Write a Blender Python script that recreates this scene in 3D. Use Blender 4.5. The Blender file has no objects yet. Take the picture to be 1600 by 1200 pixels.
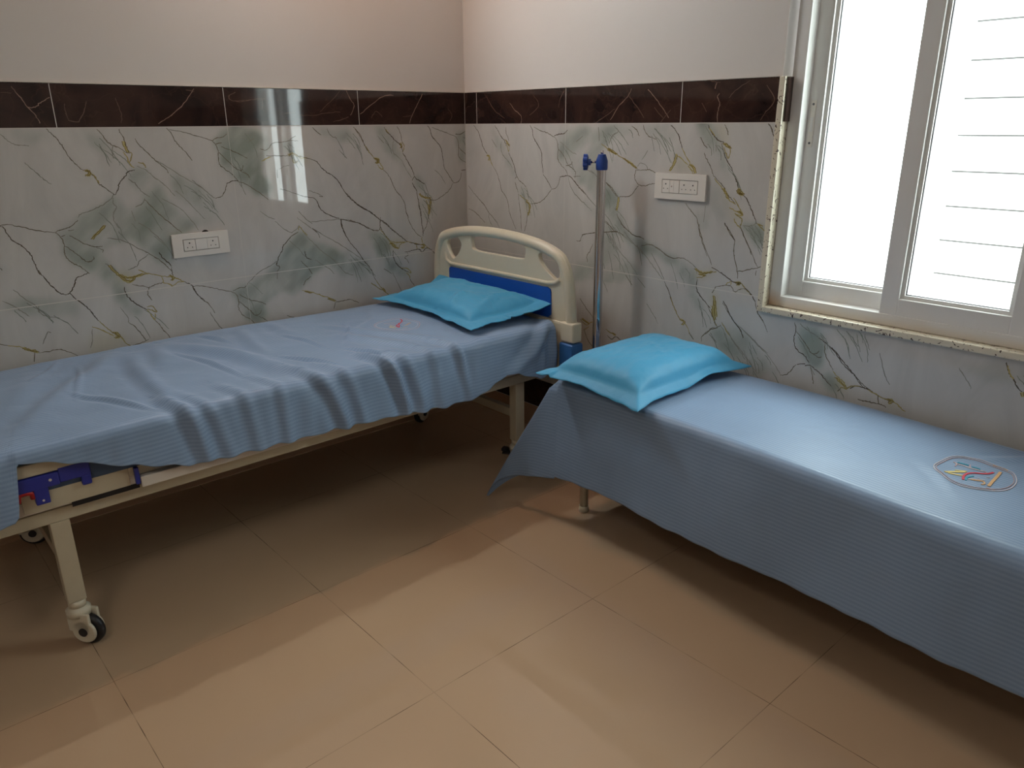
import bpy, bmesh, math, random
import numpy as np
from mathutils import Vector, Matrix

C = bpy.context.scene.collection
sc = bpy.context.scene
PI = math.pi
rnd = random.Random(7)

# ------------------------------------------------------------------ camera
yaw, pitch, roll = 2.4139, -0.3321, -0.0075
d = Vector((math.cos(pitch)*math.cos(yaw), math.cos(pitch)*math.sin(yaw), math.sin(pitch)))
r = d.cross(Vector((0, 0, 1))).normalized()
u = r.cross(d)
r, u = r*math.cos(-roll) - u*math.sin(-roll), r*math.sin(-roll) + u*math.cos(-roll)
cam_data = bpy.data.cameras.new('camera')
cam_data.sensor_width = 36.0
cam_data.lens = 1185.71/1600*36.0
cam_data.clip_start = 0.02
cam = bpy.data.objects.new('camera', cam_data)
C.objects.link(cam)
cam.matrix_world = Matrix(((r.x, u.x, -d.x, 3.1123), (r.y, u.y, -d.y, -2.4746), (r.z, u.z, -d.z, 1.4719), (0, 0, 0, 1)))
sc.camera = cam

# ------------------------------------------------------------------ exposure, world, lights
sc.view_settings.view_transform = 'Standard'
sc.view_settings.look = 'None'
sc.view_settings.gamma = 1.0
sc.view_settings.use_curve_mapping = False
sc.view_settings.exposure = 0.0

TUBE = 300.0                                  # emission of the lit tube lamp
world = bpy.data.worlds.new('sky'); sc.world = world
world.use_nodes = True
bg = world.node_tree.nodes['Background']
bg.inputs[0].default_value = (0.90, 0.97, 1.0, 1)
bg.inputs[1].default_value = 11.5

ld = bpy.data.lights.new('window_portal', 'AREA')     # sampling portal in the window opening (lets the sky in, adds no light)
ld.shape = 'RECTANGLE'; ld.size = 0.86; ld.size_y = 1.26
ld.cycles.is_portal = True
lo = bpy.data.objects.new('window_portal', ld); C.objects.link(lo)
lo.location = (2.14, 0.16, 1.465); lo.rotation_euler = (-PI/2, 0, 0)

def area_light(name, loc, rot, sx, sy, power, col):
    l = bpy.data.lights.new(name, 'AREA'); l.shape = 'RECTANGLE'; l.size = sx; l.size_y = sy
    l.energy = power; l.color = col
    o = bpy.data.objects.new(name, l); C.objects.link(o); o.location = loc; o.rotation_euler = rot
    return o
# warm fill light added at the ceiling, unseen behind the camera, warm downlight by the corner
area_light('ceiling_fill_light', (3.0, -3.4, 2.90), (0, 0, 0), 0.56, 0.56, 14, (1.0, 0.92, 0.84))
dl = bpy.data.lights.new('downlight_lamp', 'SPOT'); dl.energy = 30; dl.color = (1.0, 0.58, 0.38); dl.spot_size = 2.7; dl.spot_blend = 1.0; dl.shadow_soft_size = 0.03
dlo = bpy.data.objects.new('downlight_lamp', dl); C.objects.link(dlo); dlo.location = (0.36, -0.80, 2.90)

# ------------------------------------------------------------------ helpers
def new_mat(name):
    m = bpy.data.materials.new(name); m.use_nodes = True
    return m, m.node_tree, m.node_tree.nodes['Principled BSDF']

def srgb(r_, g_, b_):
    f = lambda c: ((c/255.0+0.055)/1.055)**2.4 if c > 10 else c/255.0/12.92
    return (f(r_), f(g_), f(b_), 1)

def simple(name, col, rough=0.5, metal=0.0, ior=1.5, coat=0.0, bump=0.0, bscale=60, var=0.0):
    m, t, b = new_mat(name)
    b.inputs['Roughness'].default_value = rough
    b.inputs['Metallic'].default_value = metal
    b.inputs['IOR'].default_value = ior
    b.inputs['Coat Weight'].default_value = coat
    tc = t.nodes.new('ShaderNodeTexCoord')
    n = t.nodes.new('ShaderNodeTexNoise'); n.inputs['Scale'].default_value = bscale; n.inputs['Detail'].default_value = 4
    t.links.new(tc.outputs['Object'], n.inputs['Vector'])
    mx = t.nodes.new('ShaderNodeMix'); mx.data_type = 'RGBA'
    mx.inputs['A'].default_value = col
    mx.inputs['B'].default_value = tuple(c*(1-var) for c in col[:3]) + (1,)
    t.links.new(n.outputs['Fac'], mx.inputs['Factor'])
    t.links.new(mx.outputs['Result'], b.inputs['Base Color'])
    if bump:
        bp = t.nodes.new('ShaderNodeBump'); bp.inputs['Strength'].default_value = bump; bp.inputs['Distance'].default_value = 0.002
        t.links.new(n.outputs['Fac'], bp.inputs['Height']); t.links.new(bp.outputs['Normal'], b.inputs['Normal'])
    return m

WL = {}                                        # world location of every root / part
def link(o, parent):
    C.objects.link(o)
    base = WL[parent.name] if parent else Vector((0, 0, 0))
    o.parent = parent
    return base

def empty(name, loc, label, cat, group=None):
    o = bpy.data.objects.new(name, None); C.objects.link(o)
    o.location = loc; o.empty_display_size = 0.1
    WL[o.name] = Vector(loc)
    o['label'] = label; o['category'] = cat
    if group: o['group'] = group
    return o

def finish(name, me, mats, parent=None, smooth=False):
    for m in (mats if isinstance(mats, (list, tuple)) else [mats]): me.materials.append(m)
    if smooth:
        me.polygons.foreach_set('use_smooth', [True]*len(me.polygons))
    o = bpy.data.objects.new(name, me)
    base = link(o, parent)
    if parent is not None:
        me.transform(Matrix.Translation(-base)); WL[o.name] = base
        o.location = (0, 0, 0)
    else:
        # origin at the bottom centre of the mesh
        co = np.empty(len(me.vertices)*3); me.vertices.foreach_get('co', co); co = co.reshape(-1, 3)
        c = (co.min(0)+co.max(0))/2; c[2] = co[:, 2].min()
        me.transform(Matrix.Translation(-Vector(c))); o.location = c; WL[o.name] = Vector(c)
    return o

def obj(name, bm, mats, parent=None, smooth=False):
    bmesh.ops.recalc_face_normals(bm, faces=bm.faces)
    me = bpy.data.meshes.new(name); bm.to_mesh(me); bm.free()
    o = finish(name, me, mats, parent, smooth)
    if smooth == 'auto':
        me.set_sharp_from_angle(angle=math.radians(40))
    return o

def tag(o, label, cat, group=None):
    o['label'] = label; o['category'] = cat
    if group: o['group'] = group
    return o

def B(): return bmesh.new()

def box(bm, lo_, hi, bev=0.0, mi=0, seg=2, M=None):
    t = bmesh.new()
    bmesh.ops.create_cube(t, size=1)
    for v in t.verts:
        v.co = Vector([lo_[i] + (v.co[i]+0.5)*(hi[i]-lo_[i]) for i in range(3)])
    if bev: bmesh.ops.bevel(t, geom=t.edges[:], offset=bev, segments=seg, affect='EDGES', profile=0.6)
    merge(bm, t, mi, M)

def merge(bm, t, mi=0, M=None):
    vm = {}
    for v in t.verts: vm[v] = bm.verts.new(M @ v.co if M else v.co)
    for f in t.faces:
        try:
            nf = bm.faces.new([vm[v] for v in f.verts]); nf.material_index = mi; nf.smooth = f.smooth
        except ValueError: pass
    t.free()

def tube(bm, pts, rad, n=12, mi=0, cap=True, closed=False, sx=1.0, up=None):
    pts = [Vector(p) for p in pts]; rings = []
    rads = rad if isinstance(rad, (list, tuple)) else [rad]*len(pts)
    N = len(pts)
    prev = None
    for i, p in enumerate(pts):
        if closed: tg = (pts[(i+1) % N]-pts[i-1])
        else: tg = pts[min(i+1, N-1)]-pts[max(i-1, 0)]
        tg.normalize()
        if up is not None: a = Vector(up)
        elif prev is None: a = Vector((0, 0, 1)) if abs(tg.z) < 0.9 else Vector((1, 0, 0))
        else: a = prev
        s = tg.cross(a).normalized(); w = s.cross(tg).normalized(); prev = w
        rings.append([bm.verts.new(p + (s*math.cos(2*PI*k/n)*sx + w*math.sin(2*PI*k/n))*rads[i]) for k in range(n)])
    R = range(N if closed else N-1)
    for i in R:
        A, Bb = rings[i], rings[(i+1) % N]
        for k in range(n):
            f = bm.faces.new((A[k], A[(k+1) % n], Bb[(k+1) % n], Bb[k])); f.material_index = mi; f.smooth = True
    if cap and not closed:
        for rg, fl in ((rings[0], 1), (rings[-1], 0)):
            f = bm.faces.new(rg[::-1] if fl else rg); f.material_index = mi

def cyl(bm, p0, p1, rad, n=20, mi=0, rad2=None, bev=0.0):
    if bev:
        p0 = Vector(p0); p1 = Vector(p1); dd = (p1-p0).normalized()
        r2 = rad if rad2 is None else rad2
        tube(bm, [p0, p0+dd*bev, p1-dd*bev, p1], [rad-bev, rad, r2, r2-bev], n, mi)
        return
    tube(bm, [p0, p1], [rad, rad if rad2 is None else rad2], n, mi)

def grid_mesh(name, P, closed=False):
    """P: (n, m, 3) array -> mesh of quads"""
    n, m = P.shape[:2]
    me = bpy.data.meshes.new(name)
    idx = np.arange(n*m).reshape(n, m)
    q = np.stack([idx[:-1, :-1], idx[1:, :-1], idx[1:, 1:], idx[:-1, 1:]], -1).reshape(-1, 4)
    me.vertices.add(n*m); me.vertices.foreach_set('co', P.reshape(-1).astype(np.float32))
    me.loops.add(len(q)*4); me.loops.foreach_set('vertex_index', q.reshape(-1).astype(np.int32))
    me.polygons.add(len(q)); me.polygons.foreach_set('loop_start', (np.arange(len(q))*4).astype(np.int32))
    me.update(calc_edges=True)
    return me

def curve_shape(outline, holes, y0, depth, bevel, res=1):
    """2D outline with holes in the x-z plane, extruded along y -> mesh (world coordinates)"""
    cu = bpy.data.curves.new('shape', 'CURVE'); cu.dimensions = '2D'; cu.fill_mode = 'BOTH'
    cu.extrude = depth/2-bevel; cu.bevel_depth = bevel; cu.bevel_resolution = 2; cu.resolution_u = 6
    for pl in [outline]+holes:
        s = cu.splines.new('POLY'); s.points.add(len(pl)-1)
        for i, (a, b) in enumerate(pl): s.points[i].co = (a, b, 0, 1)
        s.use_cyclic_u = True
    o = bpy.data.objects.new('shape', cu); C.objects.link(o)
    dg = bpy.context.evaluated_depsgraph_get()
    me = bpy.data.meshes.new_from_object(o.evaluated_get(dg))
    bpy.data.objects.remove(o)
    me.transform(Matrix.Translation((0, y0, 0)) @ Matrix.Rotation(PI/2, 4, 'X'))
    me.materials.clear()
    return me

def spline(pts, n=8, closed=True):
    """Catmull-Rom through points"""
    out = []; N = len(pts)
    R = range(N) if closed else range(N-1)
    for i in R:
        g = lambda k: np.array(pts[k % N] if closed else pts[min(max(k, 0), N-1)], float)
        p0, p1, p2, p3 = g(i-1), g(i), g(i+1), g(i+2)
        for k in range(n):
            t = k/n
            out.append(tuple(0.5*((2*p1)+(-p0+p2)*t+(2*p0-5*p1+4*p2-p3)*t*t+(-p0+3*p1-3*p2+p3)*t**3)))
    if not closed: out.append(tuple(pts[-1]))
    return out

def fnoise(x, y, seed=0, octs=4):
    rs = np.random.RandomState(seed); s = 0
    for o_ in range(octs):
        for _ in range(4):
            a = rs.uniform(0, 2*PI); k = 2**o_*rs.uniform(.7, 1.4); ph = rs.uniform(0, 2*PI)
            s = s + np.sin((x*math.cos(a)+y*math.sin(a))*k+ph)/(2**o_)/4
    return s

# ------------------------------------------------------------------ room constants (metres)
ZB, ZT, ZJ = 1.4645, 1.6118, 0.8654            # band bottom, band top, tile joint
ZK, ZS = ZJ-0.6, ZJ-0.6-0.1473                 # top and bottom of the low dark band
RX, RY, RZ = 4.6, -4.4, 2.95                   # room extents
E0 = 0.093                                     # first band joint on the window wall
OX0, OX1, OZ0, OZ1 = 1.690, 2.600, 0.815, 2.11 # window opening
TS, TX, TY = 0.6384, 1.7067, -0.8775           # floor tile size and phase

# ------------------------------------------------------------------ materials
def paint_mat(name, col):
    m, t, b = new_mat(name)
    tc = t.nodes.new('ShaderNodeTexCoord')
    n = t.nodes.new('ShaderNodeTexNoise'); n.inputs['Scale'].default_value = 1.3; n.inputs['Detail'].default_value = 5
    t.links.new(tc.outputs['Object'], n.inputs['Vector'])
    cr = t.nodes.new('ShaderNodeMix'); cr.data_type = 'RGBA'
    cr.inputs['A'].default_value = col; cr.inputs['B'].default_value = tuple(c*0.94 for c in col[:3])+(1,)
    t.links.new(n.outputs['Fac'], cr.inputs['Factor']); t.links.new(cr.outputs['Result'], b.inputs['Base Color'])
    n2 = t.nodes.new('ShaderNodeTexNoise'); n2.inputs['Scale'].default_value = 9; n2.inputs['Detail'].default_value = 6
    t.links.new(tc.outputs['Object'], n2.inputs['Vector'])
    bp = t.nodes.new('ShaderNodeBump'); bp.inputs['Strength'].default_value = 0.10; bp.inputs['Distance'].default_value = 0.01
    t.links.new(n2.outputs['Fac'], bp.inputs['Height']); t.links.new(bp.outputs['Normal'], b.inputs['Normal'])
    b.inputs['Roughness'].default_value = 0.5
    return m
M_paint = paint_mat('wall_paint', (0.66, 0.62, 0.585, 1))
M_ceil = paint_mat('ceiling_paint', (0.78, 0.75, 0.70, 1))

def floor_mat():
    m, t, b = new_mat('polished_floor_tile')
    N = t.nodes.new; L = t.links.new
    tc = N('ShaderNodeTexCoord'); sp = N('ShaderNodeSeparateXYZ'); L(tc.outputs['Object'], sp.inputs[0])
    def line(out, ph):
        a = N('ShaderNodeMath'); a.operation = 'SUBTRACT'; L(out, a.inputs[0]); a.inputs[1].default_value = ph-TS*20.5
        b_ = N('ShaderNodeMath'); b_.operation = 'DIVIDE'; L(a.outputs[0], b_.inputs[0]); b_.inputs[1].default_value = TS
        c_ = N('ShaderNodeMath'); c_.operation = 'FRACT'; L(b_.outputs[0], c_.inputs[0])
        d_ = N('ShaderNodeMath'); d_.operation = 'SUBTRACT'; L(c_.outputs[0], d_.inputs[0]); d_.inputs[1].default_value = 0.5
        e_ = N('ShaderNodeMath'); e_.operation = 'ABSOLUTE'; L(d_.outputs[0], e_.inputs[0])
        f_ = N('ShaderNodeMath'); f_.operation = 'LESS_THAN'; L(e_.outputs[0], f_.inputs[0]); f_.inputs[1].default_value = 0.0009/TS
        return f_.outputs[0]
    # object origin of the floor lies at the world origin, so object == world coordinates here
    lx, ly = line(sp.outputs['X'], TX), line(sp.outputs['Y'], TY)
    mx = N('ShaderNodeMath'); mx.operation = 'MAXIMUM'; L(lx, mx.inputs[0]); L(ly, mx.inputs[1])
    n = N('ShaderNodeTexNoise'); n.inputs['Scale'].default_value = 2.2; n.inputs['Detail'].default_value = 6
    L(tc.outputs['Object'], n.inputs['Vector'])
    brk = N('ShaderNodeTexNoise'); brk.inputs['Scale'].default_value = 7; L(tc.outputs['Object'], brk.inputs['Vector'])
    br = N('ShaderNodeMapRange'); br.inputs['From Min'].default_value = 0.42; br.inputs['From Max'].default_value = 0.62
    br.inputs['To Min'].default_value = 0.25; br.inputs['To Max'].default_value = 0.9; L(brk.outputs['Fac'], br.inputs['Value'])
    jm = N('ShaderNodeMath'); jm.operation = 'MULTIPLY'; L(mx.outputs[0], jm.inputs[0]); L(br.outputs[0], jm.inputs[1])
    c1 = N('ShaderNodeMix'); c1.data_type = 'RGBA'
    c1.inputs['A'].default_value = FLOOR_A; c1.inputs['B'].default_value = FLOOR_B
    L(n.outputs['Fac'], c1.inputs['Factor'])
    c2 = N('ShaderNodeMix'); c2.data_type = 'RGBA'; L(jm.outputs[0], c2.inputs['Factor'])
    L(c1.outputs['Result'], c2.inputs['A']); c2.inputs['B'].default_value = (0.07, 0.04, 0.025, 1)
    L(c2.outputs['Result'], b.inputs['Base Color'])
    b.inputs['Roughness'].default_value = 0.015
    b.inputs['IOR'].default_value = FLOOR_IOR
    # slight waviness of the polish
    w = N('ShaderNodeTexNoise'); w.inputs['Scale'].default_value = 5; L(tc.outputs['Object'], w.inputs['Vector'])
    bp = N('ShaderNodeBump'); bp.inputs['Strength'].default_value = 0.006; bp.inputs['Distance'].default_value = 0.01
    L(w.outputs['Fac'], bp.inputs['Height']); L(bp.outputs['Normal'], b.inputs['Normal'])
    return m
FLOOR_A = (0.52, 0.365, 0.235, 1); FLOOR_B = (0.47, 0.32, 0.20, 1); FLOOR_IOR = 1.55
M_floor = floor_mat()

def marble_mat():
    """colours come from the stain attribute traced per vertex, with fine clouding on top"""
    m, t, b = new_mat('polished_marble_tile')
    N = t.nodes.new; L = t.links.new
    at = N('ShaderNodeAttribute'); at.attribute_name = 'stain'
    tc = N('ShaderNodeTexCoord')
    n = N('ShaderNodeTexNoise'); n.inputs['Scale'].default_value = 5; n.inputs['Detail'].default_value = 9; n.inputs['Roughness'].default_value = 0.6; n.inputs['Distortion'].default_value = 1.2
    mp = N('ShaderNodeMapping'); mp.inputs['Rotation'].default_value = (0.6, 0.6, 0.0); mp.inputs['Scale'].default_value = (1, 1, 0.45)
    L(tc.outputs['Object'], mp.inputs['Vector']); L(mp.outputs[0], n.inputs['Vector'])
    mr = N('ShaderNodeMapRange'); mr.inputs['From Min'].default_value = 0.3; mr.inputs['From Max'].default_value = 0.75
    mr.inputs['To Min'].default_value = 1.06; mr.inputs['To Max'].default_value = 0.84; L(n.outputs['Fac'], mr.inputs['Value'])
    v = N('ShaderNodeVectorMath'); v.operation = 'SCALE'; L(at.outputs['Color'], v.inputs[0]); L(mr.outputs[0], v.inputs['Scale'])
    L(v.outputs[0], b.inputs['Base Color'])
    b.inputs['Roughness'].default_value = 0.012; b.inputs['IOR'].default_value = 1.5
    return m
M_marble = marble_mat()

def vein_mat():
    m, t, b = new_mat('marble_vein')
    at = t.nodes.new('ShaderNodeAttribute'); at.attribute_name = 'stain'
    t.links.new(at.outputs['Color'], b.inputs['Base Color'])
    b.inputs['Roughness'].default_value = 0.05; b.inputs['IOR'].default_value = 1.5
    return m
M_vein = vein_mat()

def band_mat():
    m, t, b = new_mat('dark_brown_marble_band')
    N = t.nodes.new; L = t.links.new
    tc = N('ShaderNodeTexCoord')
    n = N('ShaderNodeTexNoise'); n.inputs['Scale'].default_value = 6; n.inputs['Detail'].default_value = 8; n.inputs['Distortion'].default_value = 0.8
    L(tc.outputs['Object'], n.inputs['Vector'])
    cr = N('ShaderNodeValToRGB'); L(n.outputs['Fac'], cr.inputs['Fac'])
    cr.color_ramp.elements[0].position = 0.36; cr.color_ramp.elements[0].color = (0.020, 0.012, 0.011, 1)
    cr.color_ramp.elements[1].position = 0.72; cr.color_ramp.elements[1].color = (0.055, 0.028, 0.022, 1)
    vo = N('ShaderNodeTexVoronoi'); vo.feature = 'DISTANCE_TO_EDGE'; vo.inputs['Scale'].default_value = 7
    n2 = N('ShaderNodeTexNoise'); n2.inputs['Scale'].default_value = 4; n2.inputs['Detail'].default_value = 5
    L(tc.outputs['Object'], n2.inputs['Vector'])
    ad = N('ShaderNodeVectorMath'); ad.operation = 'MULTIPLY_ADD'; L(n2.outputs['Color'], ad.inputs[0]); ad.inputs[1].default_value = (0.4, 0.4, 0.4); L(tc.outputs['Object'], ad.inputs[2])
    L(ad.outputs[0], vo.inputs['Vector'])
    lt = N('ShaderNodeMapRange'); lt.inputs['From Min'].default_value = 0.0; lt.inputs['From Max'].default_value = 0.02; lt.inputs['To Min'].default_value = 0.10; lt.inputs['To Max'].default_value = 0.0
    L(vo.outputs['Distance'], lt.inputs['Value'])
    mx = N('ShaderNodeMix'); mx.data_type = 'RGBA'; L(lt.outputs[0], mx.inputs['Factor']); L(cr.outputs['Color'], mx.inputs['A']); mx.inputs['B'].default_value = (0.20, 0.10, 0.065, 1)
    L(mx.outputs['Result'], b.inputs['Base Color'])
    b.inputs['Roughness'].default_value = 0.05; b.inputs['IOR'].default_value = 1.5
    return m
M_band = band_mat()
M_grout = simple('white_grout', (0.62, 0.58, 0.52, 1), 0.6)
M_skirt = simple('beige_skirting_tile', (0.45, 0.29, 0.18, 1), 0.1, ior=1.6)

def speckle_mat():
    m, t, b = new_mat('speckled_marble_edging')
    N = t.nodes.new; L = t.links.new
    tc = N('ShaderNodeTexCoord')
    n = N('ShaderNodeTexNoise'); n.inputs['Scale'].default_value = 42; n.inputs['Detail'].default_value = 3; n.inputs['Distortion'].default_value = 2.5
    L(tc.outputs['Object'], n.inputs['Vector'])
    cr = N('ShaderNodeValToRGB'); L(n.outputs['Fac'], cr.inputs['Fac'])
    e = cr.color_ramp.elements; e[0].position = 0.36; e[0].color = (0.06, 0.03, 0.03, 1); e[1].position = 0.385; e[1].color = (0.66, 0.60, 0.47, 1)
    L(cr.outputs['Color'], b.inputs['Base Color']); b.inputs['Roughness'].default_value = 0.25
    return m
M_speck = speckle_mat()

def frame_mat():
    """white uPVC with rusty dust gathered low in the frame's corners"""
    m, t, b = new_mat('white_window_plastic')
    N = t.nodes.new; L = t.links.new
    geo = N('ShaderNodeTexCoord')
    n = N('ShaderNodeTexNoise'); n.inputs['Scale'].default_value = 6; n.inputs['Detail'].default_value = 6; L(geo.outputs['Object'], n.inputs['Vector'])
    cr = N('ShaderNodeMapRange'); cr.inputs['From Min'].default_value = 0.55; cr.inputs['From Max'].default_value = 0.8; cr.inputs['To Max'].default_value = 0.35; L(n.outputs['Fac'], cr.inputs['Value'])
    mx = N('ShaderNodeMix'); mx.data_type = 'RGBA'; mx.inputs['A'].default_value = (0.72, 0.71, 0.69, 1); mx.inputs['B'].default_value = (0.68, 0.56, 0.42, 1)
    L(cr.outputs[0], mx.inputs['Factor'])
    # rusty dust in the lower corner and along the bottom member
    ds = N('ShaderNodeVectorMath'); ds.operation = 'DISTANCE'; L(geo.outputs['Object'], ds.inputs[0]); ds.inputs[1].default_value = (0.030, -0.07, 0.026)
    ad = N('ShaderNodeMath'); ad.operation = 'MULTIPLY_ADD'; L(n.outputs['Fac'], ad.inputs[0]); ad.inputs[1].default_value = 0.05; L(ds.outputs['Value'], ad.inputs[2])
    dr = N('ShaderNodeMapRange'); dr.inputs['From Min'].default_value = 0.035; dr.inputs['From Max'].default_value = 0.085; dr.inputs['To Min'].default_value = 0.75; dr.inputs['To Max'].default_value = 0.0; L(ad.outputs[0], dr.inputs['Value'])
    m2 = N('ShaderNodeMix'); m2.data_type = 'RGBA'; L(dr.outputs[0], m2.inputs['Factor']); L(mx.outputs['Result'], m2.inputs['A']); m2.inputs['B'].default_value = (0.45, 0.22, 0.09, 1)
    sp = N('ShaderNodeSeparateXYZ'); L(geo.outputs['Object'], sp.inputs[0])
    zr = N('ShaderNodeMapRange'); zr.inputs['From Min'].default_value = 0.021; zr.inputs['From Max'].default_value = 0.050; zr.inputs['To Min'].default_value = 0.55; zr.inputs['To Max'].default_value = 0.0; L(sp.outputs['Z'], zr.inputs['Value'])
    m3 = N('ShaderNodeMix'); m3.data_type = 'RGBA'; L(zr.outputs[0], m3.inputs['Factor']); L(m2.outputs['Result'], m3.inputs['A']); m3.inputs['B'].default_value = (0.62, 0.50, 0.34, 1)
    L(m3.outputs['Result'], b.inputs['Base Color'])
    b.inputs['Roughness'].default_value = 0.3
    return m
M_upvc = frame_mat()
M_gasket = simple('grey_rubber_gasket', (0.10, 0.10, 0.11, 1), 0.6)

def glass_mat():
    m = bpy.data.materials.new('window_glass'); m.use_nodes = True
    t = m.node_tree; t.nodes.clear()
    out = t.nodes.new('ShaderNodeOutputMaterial'); tr = t.nodes.new('ShaderNodeBsdfTransparent'); gl = t.nodes.new('ShaderNodeBsdfGlossy')
    tr.inputs['Color'].default_value = (0.95, 0.98, 0.96, 1); gl.inputs['Roughness'].default_value = 0.0
    fr = t.nodes.new('ShaderNodeFresnel'); fr.inputs['IOR'].default_value = 1.5
    mx = t.nodes.new('ShaderNodeMixShader')
    ge = t.nodes.new('ShaderNodeNewGeometry'); su = t.nodes.new('ShaderNodeMath'); su.operation = 'SUBTRACT'; su.inputs[0].default_value = 1.0
    t.links.new(ge.outputs['Backfacing'], su.inputs[1]); mu = t.nodes.new('ShaderNodeMath'); mu.operation = 'MULTIPLY'
    t.links.new(su.outputs[0], mu.inputs[0]); t.links.new(fr.outputs[0], mu.inputs[1])       # reflect once, on the entry face only
    t.links.new(mu.outputs[0], mx.inputs[0]); t.links.new(tr.outputs[0], mx.inputs[1]); t.links.new(gl.outputs[0], mx.inputs[2]); t.links.new(mx.outputs[0], out.inputs[0])
    return m
M_glass = glass_mat()

def sheet_mat(name, col, axis, pitch=0.0125):
    """satin striped cotton: woven stripes of slightly different sheen and shade"""
    m, t, b = new_mat(name)
    N = t.nodes.new; L = t.links.new
    uv = N('ShaderNodeAttribute'); uv.attribute_name = 'cloth'        # flat cloth coordinates in metres
    sp = N('ShaderNodeSeparateXYZ'); L(uv.outputs['Vector'], sp.inputs[0])
    k = N('ShaderNodeMath'); k.operation = 'MULTIPLY'; L(sp.outputs[axis], k.inputs[0]); k.inputs[1].default_value = 2*PI/pitch
    s = N('ShaderNodeMath'); s.operation = 'SINE'; L(k.outputs[0], s.inputs[0])
    st = N('ShaderNodeMapRange'); st.inputs['From Min'].default_value = -0.4; st.inputs['From Max'].default_value = 0.4; L(s.outputs[0], st.inputs['Value'])
    n = N('ShaderNodeTexNoise'); n.inputs['Scale'].default_value = 3.5; n.inputs['Detail'].default_value = 5; L(uv.outputs['Vector'], n.inputs['Vector'])
    mx = N('ShaderNodeMix'); mx.data_type = 'RGBA'; mx.inputs['A'].default_value = col; mx.inputs['B'].default_value = (col[0]*0.86, col[1]*0.88, col[2]*0.90, 1)
    L(st.outputs[0], mx.inputs['Factor'])
    mv = N('ShaderNodeMapRange'); mv.inputs['From Min'].default_value = 0.3; mv.inputs['From Max'].default_value = 0.7; mv.inputs['To Min'].default_value = 0.93; mv.inputs['To Max'].default_value = 1.07
    L(n.outputs['Fac'], mv.inputs['Value'])
    v = N('ShaderNodeVectorMath'); v.operation = 'SCALE'; L(mx.outputs['Result'], v.inputs[0]); L(mv.outputs[0], v.inputs['Scale'])
    L(v.outputs[0], b.inputs['Base Color'])
    rr = N('ShaderNodeMapRange'); rr.inputs['To Min'].default_value = 0.42; rr.inputs['To Max'].default_value = 0.62; L(st.outputs[0], rr.inputs['Value']); L(rr.outputs[0], b.inputs['Roughness'])
    b.inputs['Sheen Weight'].default_value = 0.15; b.inputs['Sheen Roughness'].default_value = 0.4
    # soft small creases
    n3 = N('ShaderNodeTexNoise'); n3.inputs['Scale'].default_value = 14; n3.inputs['Detail'].default_value = 5; n3.inputs['Distortion'].default_value = 0.6; L(uv.outputs['Vector'], n3.inputs['Vector'])
    bp = N('ShaderNodeBump'); bp.inputs['Strength'].default_value = 0.35; bp.inputs['Distance'].default_value = 0.006
    L(n3.outputs['Fac'], bp.inputs['Height']); L(bp.outputs['Normal'], b.inputs['Normal'])
    return m
SHEET = (0.230, 0.330, 0.480, 1)
M_sheet_y = sheet_mat('striped_blue_sheet_long', SHEET, 'X')
M_sheet_x = sheet_mat('striped_blue_sheet_cot', SHEET, 'Y')

def pillow_mat():
    m, t, b = new_mat('turquoise_cotton')
    N = t.nodes.new; L = t.links.new
    tc = N('ShaderNodeTexCoord')
    n = N('ShaderNodeTexNoise'); n.inputs['Scale'].default_value = 9; n.inputs['Detail'].default_value = 6; n.inputs['Distortion'].default_value = 0.8; L(tc.outputs['Object'], n.inputs['Vector'])
    bp = N('ShaderNodeBump'); bp.inputs['Strength'].default_value = 0.4; bp.inputs['Distance'].default_value = 0.008
    L(n.outputs['Fac'], bp.inputs['Height']); L(bp.outputs['Normal'], b.inputs['Normal'])
    b.inputs['Base Color'].default_value = (0.050, 0.330, 0.570, 1); b.inputs['Roughness'].default_value = 0.55
    b.inputs['Sheen Weight'].default_value = 0.15
    return m
M_pillow = pillow_mat()
M_cream = simple('cream_abs_plastic', (0.66, 0.60, 0.46, 1), 0.32, bump=0.05, bscale=80, var=0.04)
M_blue = simple('blue_panel_plastic', (0.006, 0.075, 0.40, 1), 0.42)
M_bumper = simple('blue_bumper_plastic', (0.03, 0.13, 0.36, 1), 0.45)
M_bracket = simple('dark_blue_casting', (0.018, 0.028, 0.26, 1), 0.4)
M_red = simple('red_latch_plastic', (0.40, 0.012, 0.015, 1), 0.4)
M_steel = simple('cream_painted_steel', (0.52, 0.46, 0.33, 1), 0.35, bump=0.08, bscale=30, var=0.12)
M_whitebar = simple('white_painted_bar', (0.62, 0.57, 0.50, 1), 0.35)
M_rubber = simple('black_rubber', (0.012, 0.012, 0.014, 1), 0.45)
M_chrome = simple('chrome_tube', (0.62, 0.60, 0.60, 1), 0.14, metal=1.0, bump=0.06, bscale=25)
M_knob = simple('blue_knob_plastic', (0.012, 0.055, 0.28, 1), 0.3)
M_plate = simple('white_switch_plastic', (0.72, 0.68, 0.62, 1), 0.28)
M_dark = simple('dark_hole', (0.01, 0.008, 0.008, 1), 0.8)
M_foam = simple('mattress_cover', (0.05, 0.09, 0.16, 1), 0.6)
M_neigh = simple('pale_outdoor_wall', (0.80, 0.80, 0.78, 1), 0.8)
M_groove = simple('grey_mortar', (0.075, 0.075, 0.075, 1), 0.9)
M_door = simple('brown_door_laminate', (0.16, 0.08, 0.04, 1), 0.4)
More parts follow.
